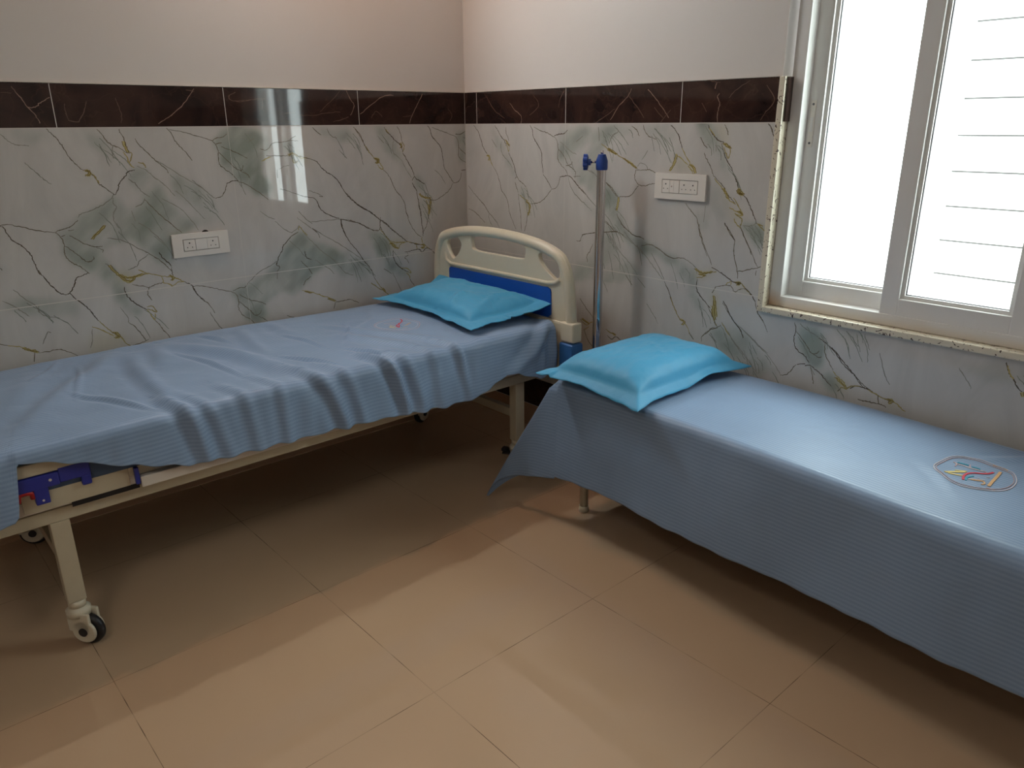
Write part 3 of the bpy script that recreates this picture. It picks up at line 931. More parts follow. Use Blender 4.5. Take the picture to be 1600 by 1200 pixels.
PATCH_WINDOW='''t 0.55 204 1450 273 1407 326 1295 379 1232 352 1235 292 1303 230 1367
t 0.5 386 1224 439 1187 465 1128 406 1150
t 0.7 661 1426 829 1457 987 1450 939 1386 887 1351 892 1243 1001 1171 1005 1093 952 1088 838 1200 758 1236 710 1291 651 1326 644 1394
y 0.8 439 1121 472 1115 465 1053 449 1065
y 0.5 154 1326 186 1318 186 1291
y 0.5 300 1399 334 1373 320 1343
t 0.35 724 1219 896 1124 898 1076 783 1157
y 0.4 96 1008 200 998 200 980 87 969
t 0.5 925 1086 1007 1053 1009 1014 929 1006
t 0.5 901 1455 1061 1454 1016 1416 952 1394 904 1384
t 0.45 1122 1456 1251 1456 1285 1418 1191 1405 1136 1421
t 0.8 1367 1458 1416 1458 1484 1393 1462 1369 1419 1376 1386 1415
t 0.5 1479 1393 1508 1332 1553 1256 1517 1285 1480 1335
t 0.8 922 1237 1005 1174 996 1109 1066 1042 1162 1006 1148 959 1043 1030 915 1112
y 0.4 1264 1283 1284 1361 1354 1319 1382 1287
t 0.3 1447 1282 1526 1199 1520 1118 1447 1169
y 0.5 1488 1252 1530 1207 1552 1177 1529 1167
t 0.6 1595 1112 1651 1121 1697 1086 1684 1046 1636 1068
y 0.6 1538 1172 1591 1156 1591 1112 1561 1133
y 0.5 1440 1458 1501 1454 1493 1397 1463 1416
t 0.3 1668 1454 1697 1454 1694 1407
t 0.3 1369 1147 1449 1153 1474 1089 1426 1076
y 0.5 1648 1125 1693 1117 1696 1094
t 0.8 1018 1036 1101 1028 1222 989 1324 963 1398 945 1419 908 1429 859 1356 868 1303 917 1197 971 1132 953 1075 1005
t 0.5 941 1012 1021 972 1151 871 1112 838 928 806 766 794 764 864 877 945
t 0.55 1381 862 1430 839 1467 764 1417 786
y 0.8 1404 936 1485 937 1498 928 1448 907 1419 908
y 0.7 1489 838 1511 842 1519 763 1497 749
y 0.5 1582 911 1616 902 1656 870 1579 891
t 0.6 1494 718 1544 738 1642 652 1704 575 1650 572 1559 644 1498 678
t 0.4 1628 734 1749 650 1756 583 1694 573 1642 647
t 0.3 1420 893 1497 874 1487 798
t 0.6 1583 1118 1665 1125 1683 1100 1682 1063 1633 1086
y 0.4 795 621 897 622 903 486 816 479
t 1.0 1835 798 1885 802 1946 770 1956 742 1962 706 2004 648 2029 594 1996 593 1945 638 1907 659 1859 699 1846 742
t 0.5 1866 799 1939 798 1935 767
t 0.5 1573 760 1639 724 1723 669 1803 596 1708 577 1649 629 1574 699
y 0.6 1999 651 2047 621 2059 617 2046 602 2024 608
y 0.6 1494 819 1514 822 1521 750 1505 747
t 0.6 1485 706 1535 728 1609 669 1650 621 1582 622 1518 658
t 0.3 1999 787 2102 801 2107 773
y 0.35 1542 746 1582 713 1622 672 1579 700
t 0.35 2335 796 2379 756 2389 778 2491 801 2523 746 2462 731
t 0.4 1971 810 2085 812 2102 774 2018 773
y 0.6 2182 606 2209 605 2228 581 2193 584
y 0.5 2002 646 2047 622 2050 597 2012 600
t 0.4 2503 800 2542 805 2557 725
b 0.6 209 1601 559 1591 507 1471 281 1472
b 0.5 807 1575 1081 1598 1120 1476 858 1469
b 0.5 1377 1616 1522 1613 1466 1584
b 0.6 1201 1468 1255 1519 1240 1464'''

# ------------------------------------------------------------------ room shell
def struct(o): o['kind'] = 'structure'; return o

bm = B(); box(bm, (-0.2, RY-0.2, -0.12), (RX+0.2, 0.2, 0.0))
me = bpy.data.meshes.new('floor'); bm.to_mesh(me); bm.free(); me.materials.append(M_floor)
fo = bpy.data.objects.new('floor', me); C.objects.link(fo); struct(fo)          # origin stays at the world origin
bm = B(); box(bm, (-0.2, RY-0.2, RZ), (RX+0.2, 0.2, RZ+0.12)); struct(obj('ceiling', bm, M_ceil))

PAINT = 0.007                                                                   # tiles stand 7 mm proud of the paint
bm = B(); box(bm, (-0.2, RY, 0), (-PAINT, 0.2, RZ)); wall_left = struct(obj('wall_left', bm, M_paint))
bm = B()
box(bm, (-PAINT, PAINT, 0), (OX0, 0.2, RZ)); box(bm, (OX1, PAINT, 0), (RX, 0.2, RZ))
box(bm, (OX0, PAINT, 0), (OX1, 0.2, OZ0)); box(bm, (OX0, PAINT, OZ1), (OX1, 0.2, RZ))
wall_back = struct(obj('wall_back', bm, M_paint))
bm = B(); box(bm, (RX, RY, 0), (RX+0.2, 0.2, RZ)); struct(obj('wall_right', bm, M_paint))
bm = B(); box(bm, (-0.2, RY-0.2, 0), (1.2, RY, RZ)); box(bm, (2.1, RY-0.2, 0), (RX+0.2, RY, RZ)); box(bm, (1.2, RY-0.2, 2.1), (2.1, RY, RZ))
struct(obj('wall_front', bm, M_paint))
bm = B(); box(bm, (1.2, RY-0.1, 0.0), (2.1, RY-0.06, 2.1)); struct(obj('door_1', bm, M_door))

BASE = np.array([0.55, 0.53, 0.50]); TEAL = np.array([0.265, 0.300, 0.255]); YEL = np.array([0.46, 0.42, 0.24]); BRN = np.array([0.16, 0.06, 0.035])
VC = {'d': (0.155, 0.13, 0.09), 'D': (0.095, 0.075, 0.052), 'f': (0.25, 0.24, 0.20), 'g': (0.34, 0.28, 0.11), 'G': (0.44, 0.385, 0.17), 'w': (0.30, 0.19, 0.14), 'x': (0.13, 0.075, 0.055), 's': (0.215, 0.235, 0.195)}
VW = {'d': 0.0030, 'D': 0.0036, 'f': 0.0030, 'g': 0.0042, 'G': 0.0100, 'w': 0.0028, 'x': 0.0026, 's': 0.0026}

def poly_mask(hx, zz, pts):
    n = len(pts); ins = np.zeros(hx.shape, bool); j = n-1
    for i in range(n):
        xi, yi = pts[i]; xj, yj = pts[j]
        c = ((yi > zz) != (yj > zz)) & (hx < (xj-xi)*(zz-yi)/((yj-yi) if yj != yi else 1e-9)+xi)
        ins ^= c; j = i
    return ins

def blur(a, s):
    k = int(max(1, round(s*2.5))); w = np.exp(-0.5*(np.arange(-k, k+1)/s)**2); w /= w.sum()
    p = np.pad(a, ((k, k), (0, 0)), 'edge'); a = sum(w[i]*p[i:i+a.shape[0]] for i in range(2*k+1))
    p = np.pad(a, ((0, 0), (k, k)), 'edge'); return sum(w[i]*p[:, i:i+a.shape[1]] for i in range(2*k+1))

def parse(txt, k):
    out = []
    for ln in txt.strip().splitlines():
        a = ln.split(); nums = [float(c)/1000 for c in a[k:]]
        out.append((a[0], float(a[1]) if k == 2 else 1.0, [(nums[i], nums[i+1]) for i in range(0, len(nums), 2)]))
    return out

def tiled_wall(wall, name, h0, h1, veins, patches, to3, rects, joints_v, band_joints, shifts):
    """polished marble cladding. h runs along the wall, to3(h, z, off) -> world, rects = covered (h0,h1,z0,z1) areas"""
    V = parse(veins, 1); Pp = parse(patches, 2)
    V0, P0 = list(V), list(Pp)
    for sh, dz in shifts:
        V += [(k, s, [(a+sh, b+dz) for a, b in p]) for k, s, p in V0]; Pp += [(k, s, [(a+sh, b+dz) for a, b in p]) for k, s, p in P0]
    st = 0.007; dsg = 1.0
    rs_ = random.Random(17)
    for k, s_, p in P0:                               # fine streaks running down through each stained patch
        if k != 't' or s_ < 0.4: continue
        ph = [q[0] for q in p]; pz = [q[1] for q in p]
        for _ in range(9):
            a = rs_.uniform(min(ph), max(ph)); b = rs_.uniform(min(pz), max(pz)); L0 = rs_.uniform(0.04, 0.13); an = rs_.uniform(-1.15, -0.6)
            if not poly_mask(np.array([a]), np.array([b]), p)[0]: continue
            V.append(('s', 1.0, [(a, b), (a+L0*0.5*math.cos(an)+rs_.uniform(-.006, .006), b+L0*0.5*math.sin(an)), (a+L0*math.cos(an-0.15), b+L0*math.sin(an-0.15))]))
    allv = []; allf = []; allc = []; allm = []; nv = 0
    for (a0, a1, z0, z1, kind) in rects:
        n = max(2, int((a1-a0)/st)+1) if kind == 'marble' else 2; m = max(2, int((z1-z0)/st)+1) if kind == 'marble' else 2
        H, Z = np.meshgrid(np.linspace(a0, a1, n), np.linspace(z0, z1, m), indexing='ij')
        col = np.broadcast_to(BASE, H.shape+(3,)).copy()
        if kind == 'marble':
            hj = H+0.014*fnoise(H*28, Z*28, 3); zj_ = Z+0.014*fnoise(H*28+9, Z*28, 4)
            for k, s, p in Pp:
                if k == 'b': continue
                ps = np.array(p)
                if ps[:, 0].max() < a0-.05 or ps[:, 0].min() > a1+.05: continue
                msk = blur(poly_mask(hj, zj_, p).astype(float), 1.7)*s
                dens = 0.70+0.55*fnoise((H*dsg+Z)*9, (H*dsg-Z)*30, 11)
                tgt = TEAL if k == 't' else YEL
                w = np.clip(msk*(dens*1.15 if k == 't' else 0.75), 0, 1)[..., None]*0.95
                col = col*(1-w)+tgt*w
        P3 = to3(H, Z, 0.0)
        idx = np.arange(n*m).reshape(n, m)+nv
        q = np.stack([idx[:-1, :-1], idx[1:, :-1], idx[1:, 1:], idx[:-1, 1:]], -1).reshape(-1, 4)
        allv.append(P3.reshape(-1, 3)); allf.append(q); allc.append(col.reshape(-1, 3)); allm.append(np.full(len(q), {'marble': 0, 'band': 2, 'skirt': 4}[kind])); nv += n*m
    def inside(h, z):
        return any(a0-1e-4 <= h <= a1+1e-4 and z0-1e-4 <= z <= z1+1e-4 for a0, a1, z0, z1, k in rects)
    def ribbon(path, width, colr, mi, off):
        nonlocal nv
        n = len(path)
        L_, R_ = [], []
        for i in range(n):
            a = path[max(i-1, 0)]; b_ = path[min(i+1, n-1)]
            dx, dz = b_[0]-a[0], b_[1]-a[1]; l = math.hypot(dx, dz) or 1
            w = (width[i] if isinstance(width, list) else width)/2
            L_.append((path[i][0]-dz/l*w, path[i][1]+dx/l*w)); R_.append((path[i][0]+dz/l*w, path[i][1]-dx/l*w))
        A = np.array(L_+R_); P3 = to3(A[:, 0], A[:, 1], off)
        q = np.array([[nv+i, nv+i+1, nv+n+i+1, nv+n+i] for i in range(n-1)])
        if len(q) == 0: return
        allv.append(P3); allf.append(q); allc.append(np.broadcast_to(np.array(colr), (2*n, 3)).copy()); allm.append(np.full(len(q), mi)); nv += 2*n
    rv = random.Random(5)
    layer = 0
    for k, s, p in V:
        sm = spline(p, 5, closed=False) if len(p) > 2 else [p[0], ((p[0][0]+p[1][0])/2, (p[0][1]+p[1][1])/2), p[1]]
        jt = 0.0016
        sm = [(a+rv.uniform(-jt, jt), b+rv.uniform(-jt, jt)) for a, b in sm]
        if not all(inside(a, b) for a, b in sm): sm = [q for q in sm if inside(*q)]
        if len(sm) < 2: continue
        if any(math.hypot(sm[i+1][0]-sm[i][0], sm[i+1][1]-sm[i][1]) > 0.15 for i in range(len(sm)-1)): continue
        w0 = VW[k]; n = len(sm)
        wd = [w0*(0.45+0.55*math.sin(PI*min(1, max(0, (i+0.6)/(n+0.2))))**0.5)*rv.uniform(0.65, 1.3) for i in range(n)]
        c = np.array(VC[k])*rv.uniform(0.85, 1.15)
        layer = (layer+1) % 6
        ribbon(sm, wd, c, 1, 0.00012+0.00003*layer)
        if k == 'G':
            # broken darker lines along both rims of a golden patch
            for sg in (-1, 1):
                ribbon([(a+sg*0.004+rv.uniform(-.002, .002), b+rv.uniform(-.003, .003)) for a, b in sm], 0.0022, np.array((0.20, 0.14, 0.04)), 1, 0.00035)
    off = 0.0004
    for z in sorted({z for a0, a1, z0, z1, k in rects for z in (z0, z1)}):
        for a0, a1, z0, z1, k in rects:
            if abs(z-z0) < 1e-5 and z > 0.01 and abs(z-OZ0) > 1e-4: ribbon([(a0, z), (a1, z)], 0.0026, (0.6, 0.57, 0.52), 3, off)
            if abs(z-z1) < 1e-5 and abs(z-ZT) < 1e-4: ribbon([(a0, z-0.001), (a1, z-0.001)], 0.0022, (0.6, 0.57, 0.52), 3, off)
    for h in joints_v: 
        for a0, a1, z0, z1, k in rects:
            if a0 < h < a1 and k == 'marble': ribbon([(h, z0), (h, z1)], 0.0011, (0.6, 0.57, 0.52), 3, off)
    for h in band_joints:
        for a0, a1, z0, z1, k in rects:
            if a0 <= h <= a1 and k == 'band': ribbon([(h, z0), (h, z1)], 0.0024, (0.6, 0.57, 0.52), 3, off)
    Vv = np.concatenate(allv); F = np.concatenate(allf); Cc = np.concatenate(allc); Mi = np.concatenate(allm)
    me = bpy.data.meshes.new(name)
    me.vertices.add(len(Vv)); me.vertices.foreach_set('co', Vv.reshape(-1).astype(np.float32))
    me.loops.add(len(F)*4); me.loops.foreach_set('vertex_index', F.reshape(-1).astype(np.int32))
    me.polygons.add(len(F)); me.polygons.foreach_set('loop_start', (np.arange(len(F))*4).astype(np.int32))
    me.update(calc_edges=True)
    for m_ in (M_marble, M_vein, M_band, M_grout, M_skirt): me.materials.append(m_)
    me.polygons.foreach_set('material_index', Mi.astype(np.int32))
    ca = me.color_attributes.new('stain', 'FLOAT_COLOR', 'POINT')
    ca.data.foreach_set('color', np.concatenate([Cc, np.ones((len(Cc), 1))], 1).reshape(-1).astype(np.float32))
    me.update()
    o = bpy.data.objects.new(name, me); C.objects.link(o)
    base = WL[wall.name]; o.parent = wall; me.transform(Matrix.Translation(-base)); WL[o.name] = base
    o['kind'] = 'structure'
    return o

def to3_left(h, z, off): return np.stack([np.zeros_like(h)+off, h, z], -1)
def to3_back(h, z, off): return np.stack([h, np.zeros_like(h)-off, z], -1)
# left wall: rows of tile between y=RY and the corner
rl = [(RY, 0.0, ZJ, ZB, 'marble'), (RY, 0.0, ZK, ZJ, 'marble'), (RY, 0.0, ZB, ZT, 'band'), (RY, 0.0, ZS, ZK, 'band'), (RY, 0.0, 0.0, ZS, 'skirt')]
tiled_wall(wall_left, 'wall_tiles', RY, 0.0, VEINS_LEFT, PATCH_LEFT, to3_left, rl, [-0.0016, -0.0009, -1.2, -2.4, -3.6], [-0.6*i for i in range(1, 8)]+[-0.0012], [(-2.15, 0.0)])
rb = [(0, OX0, ZJ, ZB, 'marble'), (0, OX0, ZB, ZT, 'band'), (0, OX0, OZ0, ZJ, 'marble'), (0, RX, ZK, OZ0, 'marble'), (0, RX, ZS, ZK, 'band'), (0, RX, 0, ZS, 'skirt'),
      (OX1, RX, OZ0, ZB, 'marble'), (OX1, RX, ZB, ZT, 'band')]
tw = tiled_wall(wall_back, 'wall_tiles', 0, RX, VEINS_WINDOW, PATCH_WINDOW, to3_back, rb, [E0+0.6, E0+3.0], [E0+0.6*i for i in range(0, 8)], [])
# thin tile edges that close the 7 mm step between tile and paint (visible as the pale line above the band)
bm = B(); box(bm, (-PAINT, RY, ZT-0.004), (0.0, 0, ZT), 0); o = obj('tile_edge', bm, M_grout, wall_left); o['kind'] = 'structure'
bm = B(); box(bm, (0, 0.0, ZT-0.004), (OX0, PAINT, ZT), 0); o = obj('tile_edge', bm, M_grout, wall_back); o['kind'] = 'structure'
# marble edging of the window opening
bm = B()
box(bm, (OX0-0.002, -0.010, OZ0), (OX0+0.020, 0.05, ZT-0.002), 0.003)
struct(obj('trim_1', bm, M_speck))
bm = B(); box(bm, (OX0-0.002, -0.010, OZ0-0.001), (OX1+0.06, 0.20, OZ0+0.021), 0.004); struct(obj('trim_2', bm, M_speck))
bm = B(); box(bm, (OX0+0.0205, 0.0005, ZB+0.003), (OX0+0.028, 0.03, ZT-0.004)); struct(obj('trim_3', bm, M_band))
bm = B(); box(bm, (OX1-0.020, -0.010, OZ0+0.0215), (OX1+0.002, 0.05, ZT-0.002), 0.003); struct(obj('trim_4', bm, M_speck))

# ------------------------------------------------------------------ window
FX0, FX1, FZ0, FZ1 = OX0+0.0205, OX1-0.0205, OZ0+0.0215, OZ1
def ring(bm, x0, x1, z0, z1, w, y0, y1, bev=0.003, wb=None):
    wb = wb or w
    box(bm, (x0, y0, z0), (x0+w, y1, z1), bev); box(bm, (x1-w, y0, z0), (x1, y1, z1), bev)
    box(bm, (x0+w-.001, y0, z0), (x1-w+.001, y1, z0+wb), bev); box(bm, (x0+w-.001, y0, z1-w), (x1-w+.001, y1, z1), bev)
win = empty('window_1', (OX0, 0.1, OZ0), 'white plastic two-pane sliding window above the cot', 'window')
win['kind'] = 'structure'
bm = B(); ring(bm, FX0, FX1, FZ0, FZ1, 0.045, 0.030, 0.130, 0.003, 0.038)
box(bm, (FX0, 0.130, FZ0), (FX1, 0.145, FZ0+0.02)); obj('window_frame', bm, M_upvc, win)
def sash(name, x0, x1, z0, z1, ya, wl, wr):
    bm = B(); y0, y1 = ya, ya+0.038
    wb = 0.062
    box(bm, (x0, y0, z0), (x0+wl, y1, z1), 0.003); box(bm, (x1-wr, y0, z0), (x1, y1, z1), 0.003)
    box(bm, (x0+wl-.001, y0, z0), (x1-wr+.001, y1, z0+wb), 0.003); box(bm, (x0+wl-.001, y0, z1-0.06), (x1-wr+.001, y1, z1), 0.003)
    # glazing bead step
    gx0, gx1, gz0, gz1 = x0+wl, x1-wr, z0+wb, z1-0.06
    ring(bm, gx0-.002, gx1+.002, gz0-.002, gz1+.002, 0.014, y0+0.012, y1-0.002, 0.002)
    s = obj(name, bm, M_upvc, win)
    bm = B(); ring(bm, gx0+.011, gx1-.011, gz0+.011, gz1-.011, 0.0035, y0+0.020, y0+0.026, 0); obj('gasket', bm, M_gasket, s)
    bm = B(); box(bm, (gx0+.012, y0+0.0215, gz0+.012), (gx1-.012, y0+0.0245, gz1-.012)); obj('glass_pane', bm, M_glass, s)
    return s
s1 = sash('window_sash', 1.752, 2.165, 0.868, OZ1-0.04, 0.078, 0.055, 0.055)
s2 = sash('window_sash', 2.103, 2.538, 0.866, OZ1-0.04, 0.034, 0.056, 0.060)
bm = B(); box(bm, (1.765, 0.0745, 1.385), (1.783, 0.079, 1.535), 0.002); lk = obj('sash_lock', bm, M_plate, win)
bm = B(); cyl(bm, (1.774, 0.0750, 1.522), (1.774, 0.0735, 1.522), 0.004, 10); cyl(bm, (1.774, 0.0750, 1.398), (1.774, 0.0735, 1.398), 0.004, 10); obj('screw', bm, M_gasket, lk)
bm = B(); box(bm, (1.769, 0.0725, 1.435), (1.779, 0.0748, 1.480), 0.001); obj('lock_slider', bm, M_upvc, lk)

# neighbouring building outside, courses of pale blocks
bm = B()
for i in range(14):
    z = -0.3+0.187*i
    box(bm, (1.5, 2.2, z+0.009), (5.6, 2.45, z+0.187), 0.004)
nb = obj('block_wall', bm, M_neigh)
tag(nb, 'pale block wall of the neighbouring building seen through the right window pane', 'wall')
bm = B(); box(bm, (1.5, 2.206, -0.3), (5.6, 2.44, 2.315)); obj('mortar', bm, M_groove, nb)
bm = B(); box(bm, (-8, 0.2, -0.32), (12, 12, -0.30)); gr = obj('ground', bm, simple('pale_concrete', (0.5, 0.49, 0.46, 1), 0.9)); struct(gr)

# ------------------------------------------------------------------ added fill light panel / downlight housings / batten
for px_, py_, lb in ((3.0, -3.4, 'square white ceiling panel added for fill light, unseen behind the viewer'),):
    lp = empty('ceiling_fill_panel', (px_, py_, RZ), lb, 'ceiling light', )
    bm = B(); box(bm, (px_-.31, py_-.31, RZ-0.03), (px_+.31, py_+.31, RZ-0.001), 0.004); obj('housing', bm, M_plate, lp)

# warm downlight housing over the bed head, short lit tube lamp high on the left wall
dh = empty('downlight', (0.36, -0.80, RZ), 'round ceiling downlight over the head of the hospital bed', 'ceiling light')
bm = B(); tube(bm, [(0.36, -0.80, RZ-0.002), (0.36, -0.80, RZ-0.012)], [0.055, 0.050], 24); obj('trim_ring', bm, M_plate, dh)
tl = empty('tube_light', (0.03, -1.085, 2.34), 'short lit white tube lamp high on the left wall', 'lamp')
bm = B(); box(bm, (-0.0065, -1.29, 2.302), (0.020, -0.88, 2.378), 0.003); box(bm, (0.0205, -1.29, 2.296), (0.050, -0.88, 2.3015)); box(bm, (0.0205, -1.29, 2.302), (0.058, -1.275, 2.378)); box(bm, (0.0205, -0.895, 2.302), (0.058, -0.88, 2.378)); obj('housing', bm, M_plate, tl)  # lower lip added to shield the left wall from the tube
m_t, t_, b_ = new_mat('lit_tube'); b_.inputs['Emission Color'].default_value = (0.88, 0.96, 1.0, 1); b_.inputs['Emission Strength'].default_value = TUBE
bm = B(); cyl(bm, (0.042, -1.262, 2.34), (0.042, -0.907, 2.34), 0.018, 16); obj('tube', bm, m_t, tl)

# ------------------------------------------------------------------ switch boards
def socket_holes(bm, c, e1, n_, s=1.0):
    for du, dz, rr in ((0, 0.0085, 0.0028), (-0.0095, -0.0085, 0.0019), (0.0095, -0.0085, 0.0019)):
        p = Vector(c)+Vector(e1)*du*s+Vector((0, 0, dz*s))
        cyl(bm, p-Vector(n_)*0.001, p+Vector(n_)*0.0006, rr*s, 10)
def board(label, origin, e1, n_, W, H, win_w, win_h, mods, gx=0.0):
    """origin: plate centre on the wall; e1: unit vector to the viewer's right; n_: out of the wall"""
    e1 = Vector(e1); n_ = Vector(n_); o0 = Vector(origin)
    M = Matrix(((e1.x, 0, n_.x, o0.x), (e1.y, 0, n_.y, o0.y), (0, 1, 0, o0.z), (0, 0, 0, 1)))   # local x = along, y = up, z = out
    root = empty('switch_board', origin, label, 'switch', 'white switch boards on the tiled walls')
    bm = B()
    for a in ((-W/2, -H/2, 0.0006, -win_w/2, H/2, 0.011), (win_w/2, -H/2, 0.0006, W/2, H/2, 0.011), (-win_w/2-.001, win_h/2, 0.0006, win_w/2+.001, H/2, 0.011), (-win_w/2-.001, -H/2, 0.0006, win_w/2+.001, -win_h/2, 0.011)):
        box(bm, a[:3], a[3:], 0.0012, M=M)
    obj('face_plate', bm, M_plate, root)
    bm = B(); box(bm, (-win_w/2+.0005, -win_h/2+.0005, 0.0006), (win_w/2-.0005, win_h/2-.0005, 0.004), M=M); obj('backing', bm, M_dark, root)
    x = -win_w/2+0.0015; tw_ = sum(m_[1] for m_ in mods); sc_ = (win_w-0.003)/tw_
    for kind, w in mods:
        w *= sc_
        bm = B(); box(bm, (x+.0006, -win_h/2+.0018, 0.0042), (x+w-.0006, win_h/2-.0018, 0.0118 if kind != 'switch' else 0.0128), 0.0008, M=M)
        nm = {'socket': 'socket', 'twin': 'socket', 'switch': 'rocker_switch', 'indicator': 'indicator'}[kind]
        p = obj(nm, bm, M_plate, root)
        if kind in ('socket', 'twin'):
            bm = B(); cs = [x+w/2] if kind == 'socket' else [x+w*0.26, x+w*0.76]
            for c in cs: socket_holes(bm, M @ Vector((c, 0, 0.0118)), e1, n_, 1.0 if kind == 'socket' else 0.95)
            obj('pin_holes', bm, M_dark, p)
        elif kind == 'indicator':
            bm = B(); cc = M @ Vector((x+w/2, 0, 0.0118)); cyl(bm, cc, cc+n_*0.0006, 0.003, 12); obj('lamp_lens', bm, simple('lens', (0.45, 0.35, 0.30, 1), 0.2), p)
        x += w
    return root
# left wall board (viewer's right = +y), plate 224 x 90 mm
board('white switch board low on the left wall beside the bed, two sockets and a switch', (0.0, -1.368, 1.021), (0, 1, 0), (1, 0, 0), 0.224, 0.090, 0.142, 0.046,
      [('socket', 0.046), ('switch', 0.046), ('socket', 0.046)])
board('white switch board on the window wall between the drip stand and the window', (1.315, 0.0, 1.234), (1, 0, 0), (0, -1, 0), 0.236, 0.097, 0.166, 0.051,
      [('socket', 0.036), ('indicator', 0.020), ('switch', 0.026), ('twin', 0.082)])
bm = B(); cyl(bm, (0.0006, -1.343, 1.058), (0.0016, -1.343, 1.058), 0.016, 14); co_ = obj('wall_chip', bm, M_dark, wall_left); co_['kind'] = 'structure'

# ------------------------------------------------------------------ hospital bed
bed = empty('hospital_bed', (0.44, -1.33, 0.0), 'cream and blue wheeled hospital bed along the left wall', 'bed')
XL, XR = 0.060, 0.820
YH, YF = -0.405, -2.165
# base rails
bm = B()
for x in (XL, XR): box(bm, (x-0.02, -2.33, 0.415), (x+0.02, -0.27, 0.455), 0.003)
for y in (-2.31, -0.29, -1.3): box(bm, (XL, y-0.02, 0.4155), (XR, y+0.02, 0.4545), 0.003)
obj('base_frame', bm, M_steel, bed)
bm = B()
for x in (0.035, 0.845): box(bm, (x-0.018, -2.36, 0.468), (x+0.018, -0.26, 0.508), 0.003)
for y in (-2.34, -1.7, -1.1, -0.28): box(bm, (0.05, y-0.018, 0.469), (0.83, y+0.018, 0.507), 0.003)
dk = obj('deck_frame', bm, M_whitebar, bed)
bm = B()
for i in range(11):
    y = -2.28+i*0.195; box(bm, (0.055, y-0.075, 0.5085), (0.825, y+0.075, 0.5135), 0.001)
obj('deck_slat', bm, M_steel, dk)
def castor(bm_f_, bm_w_, x_, y_, lock=False, ang=0.7):
    bm_f, bm_w, x, y = B(), B(), 0.0, 0.0
    # swivel housing, two cheeks, tyre between them; axle along y
    cyl(bm_f, (x, y, 0.128), (x, y, 0.150), 0.024, 20)
    tube(bm_f, [(x, y, 0.100), (x, y, 0.118), (x, y, 0.130)], [0.034, 0.034, 0.022], 20)
    for s in (-1, 1):
        cyl(bm_f, (x+0.022, y+s*0.014, 0.052), (x+0.022, y+s*0.026, 0.052), 0.038 if s < 0 else 0.036, 24, bev=0.004)
        box(bm_f, (x-0.024, y+s*0.020-0.006, 0.052), (x+0.046, y+s*0.020+0.006, 0.112), 0.005)
    cyl(bm_w, (x+0.022, y-0.0125, 0.050), (x+0.022, y+0.0125, 0.050), 0.050, 28, bev=0.006)
    cyl(bm_w, (x+0.022, y-0.0262, 0.052), (x+0.022, y-0.029, 0.052), 0.0135, 16)
    if lock:
        box(bm_w, (x-0.062, y-0.030, 0.082), (x-0.010, y+0.030, 0.090), 0.003)
        box(bm_w, (x-0.070, y-0.016, 0.088), (x-0.045, y+0.016, 0.102), 0.003)
    Mx = Matrix.Translation((x_, y_, 0)) @ Matrix.Rotation(ang, 4, 'Z')
    merge(bm_f_, bm_f, 0, Mx); merge(bm_w_, bm_w, 0, Mx)
for (x, y, lk_) in ((XR, YF, False), (XL, YF, False), (XR, YH, True), (XL, YH, False)):
    bm = B(); box(bm, (x-0.021, y-0.025, 0.150), (x+0.021, y+0.025, 0.4150), 0.003)
    lg = obj('leg', bm, M_steel, bed)
    bf, bw = B(), B(); castor(bf, bw, x, y, lk_, 0.70 if x > 0.5 and y < -1 else (1.15 if y < -1 else (0.5 if x > 0.5 else 1.9)))
    obj('castor_fork', bf, M_cream, lg); obj('castor_wheel', bw, M_rubber, lg)
bm = B()
box(bm, (XL+0.0215, YH-0.014, 0.252), (XR-0.0215, YH+0.014, 0.290), 0.003)
obj('cross_bar', bm, M_steel, bed)
bm = B(); box(bm, (XL+0.0215, YF-0.014, 0.252), (XR-0.0215, YF+0.014, 0.290), 0.003); obj('cross_bar', bm, M_steel, bed)
# folded side rail and its castings at the foot end
bm = B(); box(bm, (0.8655, -2.245, 0.475), (0.8695, -1.975, 0.572), 0.001); box(bm, (0.8655, -2.069, 0.5725), (0.8695, -1.90, 0.600), 0.001); box(bm, (0.8655, -1.9745, 0.5025), (0.8695, -1.90, 0.572), 0.001); box(bm, (0.8635, -2.262, 0.585), (0.8835, -2.10, 0.620), 0.003)
obj('side_plate', bm, M_steel, bed)
bm = B()
box(bm, (0.871, -2.256, 0.545), (0.889, -2.150, 0.583), 0.003)
box(bm, (0.871, -2.215, 0.500), (0.889, -2.180, 0.550), 0.004)
br = obj('rail_bracket', bm, M_bracket, bed)
bm = B(); cyl(bm, (0.889, -2.172, 0.565), (0.8905, -2.172, 0.565), 0.004, 12); obj('rivet', bm, M_whitebar, br)
bm = B(); cyl(bm, (0.889, -2.197, 0.512), (0.8905, -2.197, 0.512), 0.003, 12); obj('rivet', bm, M_whitebar, br)
bm = B(); tube(bm, [(0.880, -2.255, 0.520), (0.880, -2.250, 0.540), (0.880, -2.235, 0.543), (0.880, -2.219, 0.538), (0.880, -2.217, 0.522)], 0.008, 10); lt_ = obj('latch', bm, M_red, br); lt_['label'] = 'red latch'
bm = B()
box(bm, (0.871, -2.1495, 0.548), (0.886, -2.072, 0.590), 0.003)
box(bm, (0.871, -2.098, 0.520), (0.886, -2.072, 0.552), 0.006)
obj('rail_hinge', bm, M_bracket, bed)
bm = B(); box(bm, (0.871, -1.962, 0.478), (0.886, -1.950, 0.530), 0.002); obj('rail_clip', bm, M_bracket, bed)
bm = B(); box(bm, (0.866, -1.949, 0.466), (0.890, -0.62, 0.500), 0.004); obj('side_rail', bm, M_whitebar, bed)
bm = B(); box(bm, (0.864, -2.13, 0.4585), (0.8655, -1.95, 0.4735)); obj('rail_gap_shade', bm, M_dark, bed)  # near-black strip paints the shade in the gap between plate and rail

